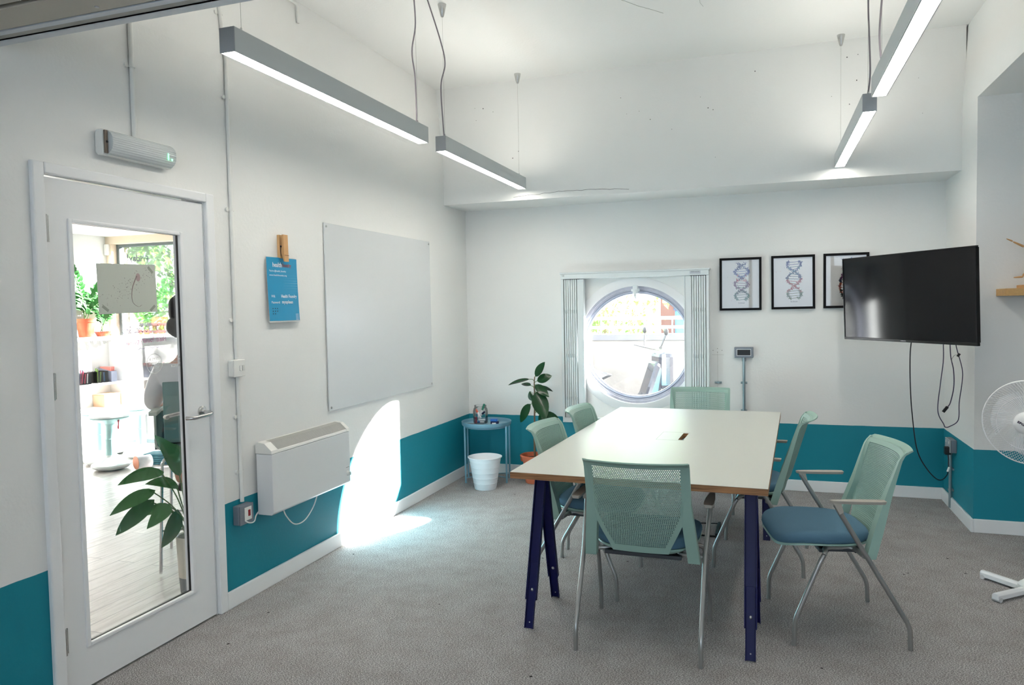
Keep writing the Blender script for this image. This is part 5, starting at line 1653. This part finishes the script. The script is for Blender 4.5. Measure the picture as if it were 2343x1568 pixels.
skin_mesh('trousers', [((0, 0, .075), (.14, .115)), ((-.09, .08, .085), .088), ((-.11, .42, .07), .066), ((-.11, .44, -.26), .05), ((.09, .08, .085), .088), ((.11, .42, .07), .066), ((.11, .44, -.26), .05)],
          [(0, 1), (1, 2), (2, 3), (0, 4), (4, 5), (5, 6)], M_trous, pe)
for s in (-1, 1):
    bm = B(); sphere(bm, (s * .11, .50, -.365), .055, (.75, 1.7, .55)); obj('shoe', bm, M_black, pe, smooth=True)
bm = B()
sphere(bm, (0, .0, .80), .098, (.98, 1.12, 1.12), 28, 20)
for v in bm.verts:
    if v.co.y > .06 and v.co.z < .84: v.co.y = .06 + (v.co.y - .06) * .15
sphere(bm, (-.025, -.065, .70), .068, (1.15, .85, .95), 24, 16); sphere(bm, (.06, -.03, .70), .05, (1, .9, 1.2), 16, 12)
for v in bm.verts: v.co += Vector((math.sin(v.co.z * 60 + v.co.x * 30), 0, math.cos(v.co.x * 70))) * .0025
obj('hair', bm, M_hair, pe, smooth=True)
bm = B()
for s in (-1, 1): sphere(bm, (s * .028, .108, .755), .011, (1, .6, .7), 10, 8)
obj('eyes', bm, M_black, pe, smooth=True)
bm = B(); sphere(bm, (0, .122, .725), .012, (.8, 1.1, 1.6), 10, 8); obj('nose', bm, M_skin, pe, smooth=True)
bm = B(); sphere(bm, (0, .112, .69), .016, (1.2, .5, .4), 10, 8); obj('mouth', bm, mat('lips', (170, 90, 84), .4), pe, smooth=True)

# ------------------------------------------------------------------ outdoors
M_asph = mat('grey_paving', (66, 66, 70), .9, bump=.3, bscale=20, var=.15, vscale=2)
bm = B(); box(bm, -30, 30, YB + .12, 40, -.35, -.15); struct(obj('ground', bm, M_asph))
bm = B(); box(bm, -16, 8, 9.0, 9.3, -.15, 1.04); g1 = thing('boundary_wall', 'long low rendered wall outside the windows', 'wall', (0, 0, 0))
obj('wall_body', bm, mat('stone_wall', (92, 90, 88), .95, bump=.6, bscale=8, var=.25, vscale=4), g1)
bm = B(); box(bm, -16, 8, 8.96, 9.34, 1.041, 1.115); obj('coping', bm, mat('coping_stone', (70, 72, 78), .9, var=.2, vscale=5), g1)
fn = thing('railing', 'metal railing with two horizontal bars on top of the boundary wall', 'railing', (0, 9.15, 1.116))
M_rail = mat('pale_rail', (120, 122, 128), .6)
bm = B(); box(bm, -16, 8, -.02, .02, .07, .11); box(bm, -16, 8, -.02, .02, .19, .235); obj('rail', bm, M_rail, fn)
bm = B()
for i in range(86):
    x = -9 + i * .16; box(bm, x - .01, x + .01, -.01, .01, 0, .19)
obj('bars', bm, mat('blue_grey_bar', (70, 92, 108), .6), fn)
def tree(label, x, y, h, r, seed, n=1500, col=(74, 124, 60), pale=False, low=.9, size=.16):
    t = thing('tree', label, 'tree', (x, y, -.15), 0, 'trees beyond the boundary wall')
    rnd = random.Random(seed)
    bm = B(); tube(bm, smooth_path([(0, 0, 0), (.05, .03, h * .3), (-.04, .05, h * .55), (.02, 0, h * .8)], 4), [.11 - .006 * i for i in range(13)], 8)
    for k in range(5):
        a = rnd.uniform(0, 2 * PI); tube(bm, [(0, 0, h * .35), (r * .4 * math.cos(a), r * .4 * math.sin(a), h * .55), (r * .7 * math.cos(a), r * .7 * math.sin(a), h * .7)], [.05, .03, .01], 6)
    obj('trunk', bm, M_stem, t, smooth=True)
    bm = B()
    cl = [(rnd.gauss(0, r * .42), rnd.gauss(0, r * .42), rnd.uniform(low, h), rnd.uniform(.3, .55) * r * .8) for _ in range(22)]
    for i in range(n):
        c = rnd.choice(cl); d = Vector((rnd.gauss(0, 1), rnd.gauss(0, 1), rnd.gauss(0, .8))).normalized()
        p = Vector(c[:3]) + d * c[3] * rnd.uniform(.6, 1)
        leaf(bm, p, d + Vector((rnd.uniform(-.6, .6), rnd.uniform(-.6, .6), rnd.uniform(-.7, .1))), (rnd.uniform(-.4, .4), rnd.uniform(-.4, .4), 1), size * rnd.uniform(.7, 1.2), size * .55, .3, .1, 2)
    m = bpy.data.materials.get('foliage_%d' % col[0])
    if not m:
        m = bpy.data.materials.new('foliage_%d' % col[0]); m.use_nodes = True
        nt = m.node_tree; p_ = nt.nodes['Principled BSDF']; p_.inputs['Base Color'].default_value = (*lin(col), 1); p_.inputs['Roughness'].default_value = .5
        tl = nt.nodes.new('ShaderNodeBsdfTranslucent'); tl.inputs[0].default_value = (*lin((min(255, col[0] * 1.6), min(255, int(col[1] * 1.4)), col[2])), 1)
        mx = nt.nodes.new('ShaderNodeMixShader'); mx.inputs[0].default_value = .3
        nt.links.new(p_.outputs[0], mx.inputs[1]); nt.links.new(tl.outputs[0], mx.inputs[2]); nt.links.new(mx.outputs[0], nt.nodes['Material Output'].inputs[0])
    obj('crown', bm, m, t)
tree('bushy tree outside the left part of the round window', -.05, 10.9, 2.5, .85, 21, 1300, (96, 150, 72), low=1.0, size=.13)
tree('dark tree outside, straight through the glass door', -9.2, 12.2, 4.6, 1.4, 22, 2600, (66, 112, 62), size=.2)
tree('broad pale tree outside, left of the dark one through the glass door', -11.9, 13.0, 4.8, 1.4, 23, 2600, (88, 136, 80), size=.2)
tree('tree outside beyond the corner of the shop window', -15.0, 15.4, 4.6, 1.3, 24, 2000, (70, 116, 70), size=.2)
tree('tree outside, farthest back behind the dark tree', -7.6, 15.6, 4.8, 1.4, 25, 1800, (84, 130, 76), size=.2)
tree('unseen tall street tree added to keep sun off the next room floor', 3.5, 11.2, 5.4, 1.4, 31, 2600, (72, 118, 66), low=3.3, size=.3)  # out-of-view tree placed to shade the next room floor
tree('second unseen tall street tree added to block sun, farther right', 9.6, 11.2, 5.8, 1.5, 32, 2600, (72, 118, 66), low=3.5, size=.3)  # another unseen tree added as a sun blocker
t = thing('street_building', 'brown brick building far outside the round window', 'building', (3.2, 17.0, -.15))
bm = B(); box(bm, -3.0, 4, 0, 4, 0, 3.6); obj('facade', bm, mat('brown_brick', (140, 96, 84), .9, bump=.4, bscale=10), t)
bm = B(); box(bm, -3.1, 4, -.1, 4, 3.6, 3.8); obj('roof', bm, mat('dark_roof', (70, 66, 70), .8), t)
t = thing('container', 'blue metal container behind the railing', 'container', (2.65, 12.5, -.15))
bm = B(); box(bm, -1.6, 2.2, 0, 2.2, 0, 1.55); obj('container_body', bm, mat('blue_steel', (52, 104, 178), .5), t, bevel=.02)
bm = B(); box(bm, -1.62, 2.22, -.02, 2.22, 1.551, 1.62); obj('container_lid', bm, mat('dark_blue_steel', (40, 60, 110), .5), t)

mo = thing('motorcycle', 'black motor scooter parked outside the round window', 'motorcycle', (1.0, 7.45, -.15), R(-62))
mo.scale = (1.2, 1.2, 1.12)
Mw_ = Matrix.Rotation(PI / 2, 3, 'Y')
for y in (-.62, .62):
    bm = B(); lathe(bm, [(.16, -.05), (.25, -.055), (.275, -.03), (.28, 0), (.275, .03), (.25, .055), (.16, .05), (.16, -.05)], (0, y, .28), 32, Mw_); w_ = obj('wheel', bm, M_black, mo, smooth=True)
    bm = B(); lathe(bm, [(0, -.03), (.15, -.02), (.158, -.045), (.158, .045), (.15, .02), (0, .03)], (0, y, .28), 24, Mw_); obj('rim', bm, M_alu, w_, smooth=True)
M_moto = mat('black_fairing', (18, 20, 28), .2, coat=.5)
bm = B(); prism(bm, [(-.75, .55), (-.2, .45), (-.1, .30), (.3, .28), (.36, .5), (.42, .85), (.34, .92), (.22, .55), (-.05, .52), (-.2, .72), (-.78, .78)], 'x', -.13, .13); obj('bodywork', bm, M_moto, mo, bevel=.04)
bm = B(); prism(bm, [(-.72, .79), (-.2, .735), (-.08, .79), (-.3, .86), (-.7, .87)], 'x', -.14, .14); obj('saddle', bm, M_black, mo, bevel=.03)
bm = B(); box(bm, -.15, .15, .36, .5, .62, 1.0); obj('front_shield', bm, M_moto, mo, bevel=.05)
bm = B(); tube(bm, smooth_path([(-.36, .28, 1.06), (-.12, .36, 1.03), (.12, .36, 1.03), (.36, .28, 1.06)]), .014, 10); obj('handlebar', bm, M_chrome, mo, smooth=True)
for s in (-1, 1):
    bm = B(); tube(bm, [(s * .22, .33, 1.05), (s * .28, .36, 1.18)], .007, 6); sphere(bm, (s * .29, .36, 1.21), .05, (1, .25, .7), 12, 8); obj('mirror', bm, M_black, mo, smooth=True)
    bm = B(); tube(bm, [(s * .09, .62, .28), (s * .08, .42, .8)], .02, 8); obj('fork', bm, M_steel, mo, smooth=True)
bm = B(); box(bm, -.07, .07, -.815, -.785, .66, .74); obj('tail_light', bm, mat('red_lens', (220, 50, 40), .2), mo, bevel=.01)
bm = B(); box(bm, -.16, .16, -.86, -.58, .88, 1.08); obj('top_box', bm, M_moto, mo, bevel=.04)
bm = B(); sphere(bm, (0, .5, .93), .075, (1, .5, 1), 16, 10); obj('headlight', bm, M_steel, mo, smooth=True)
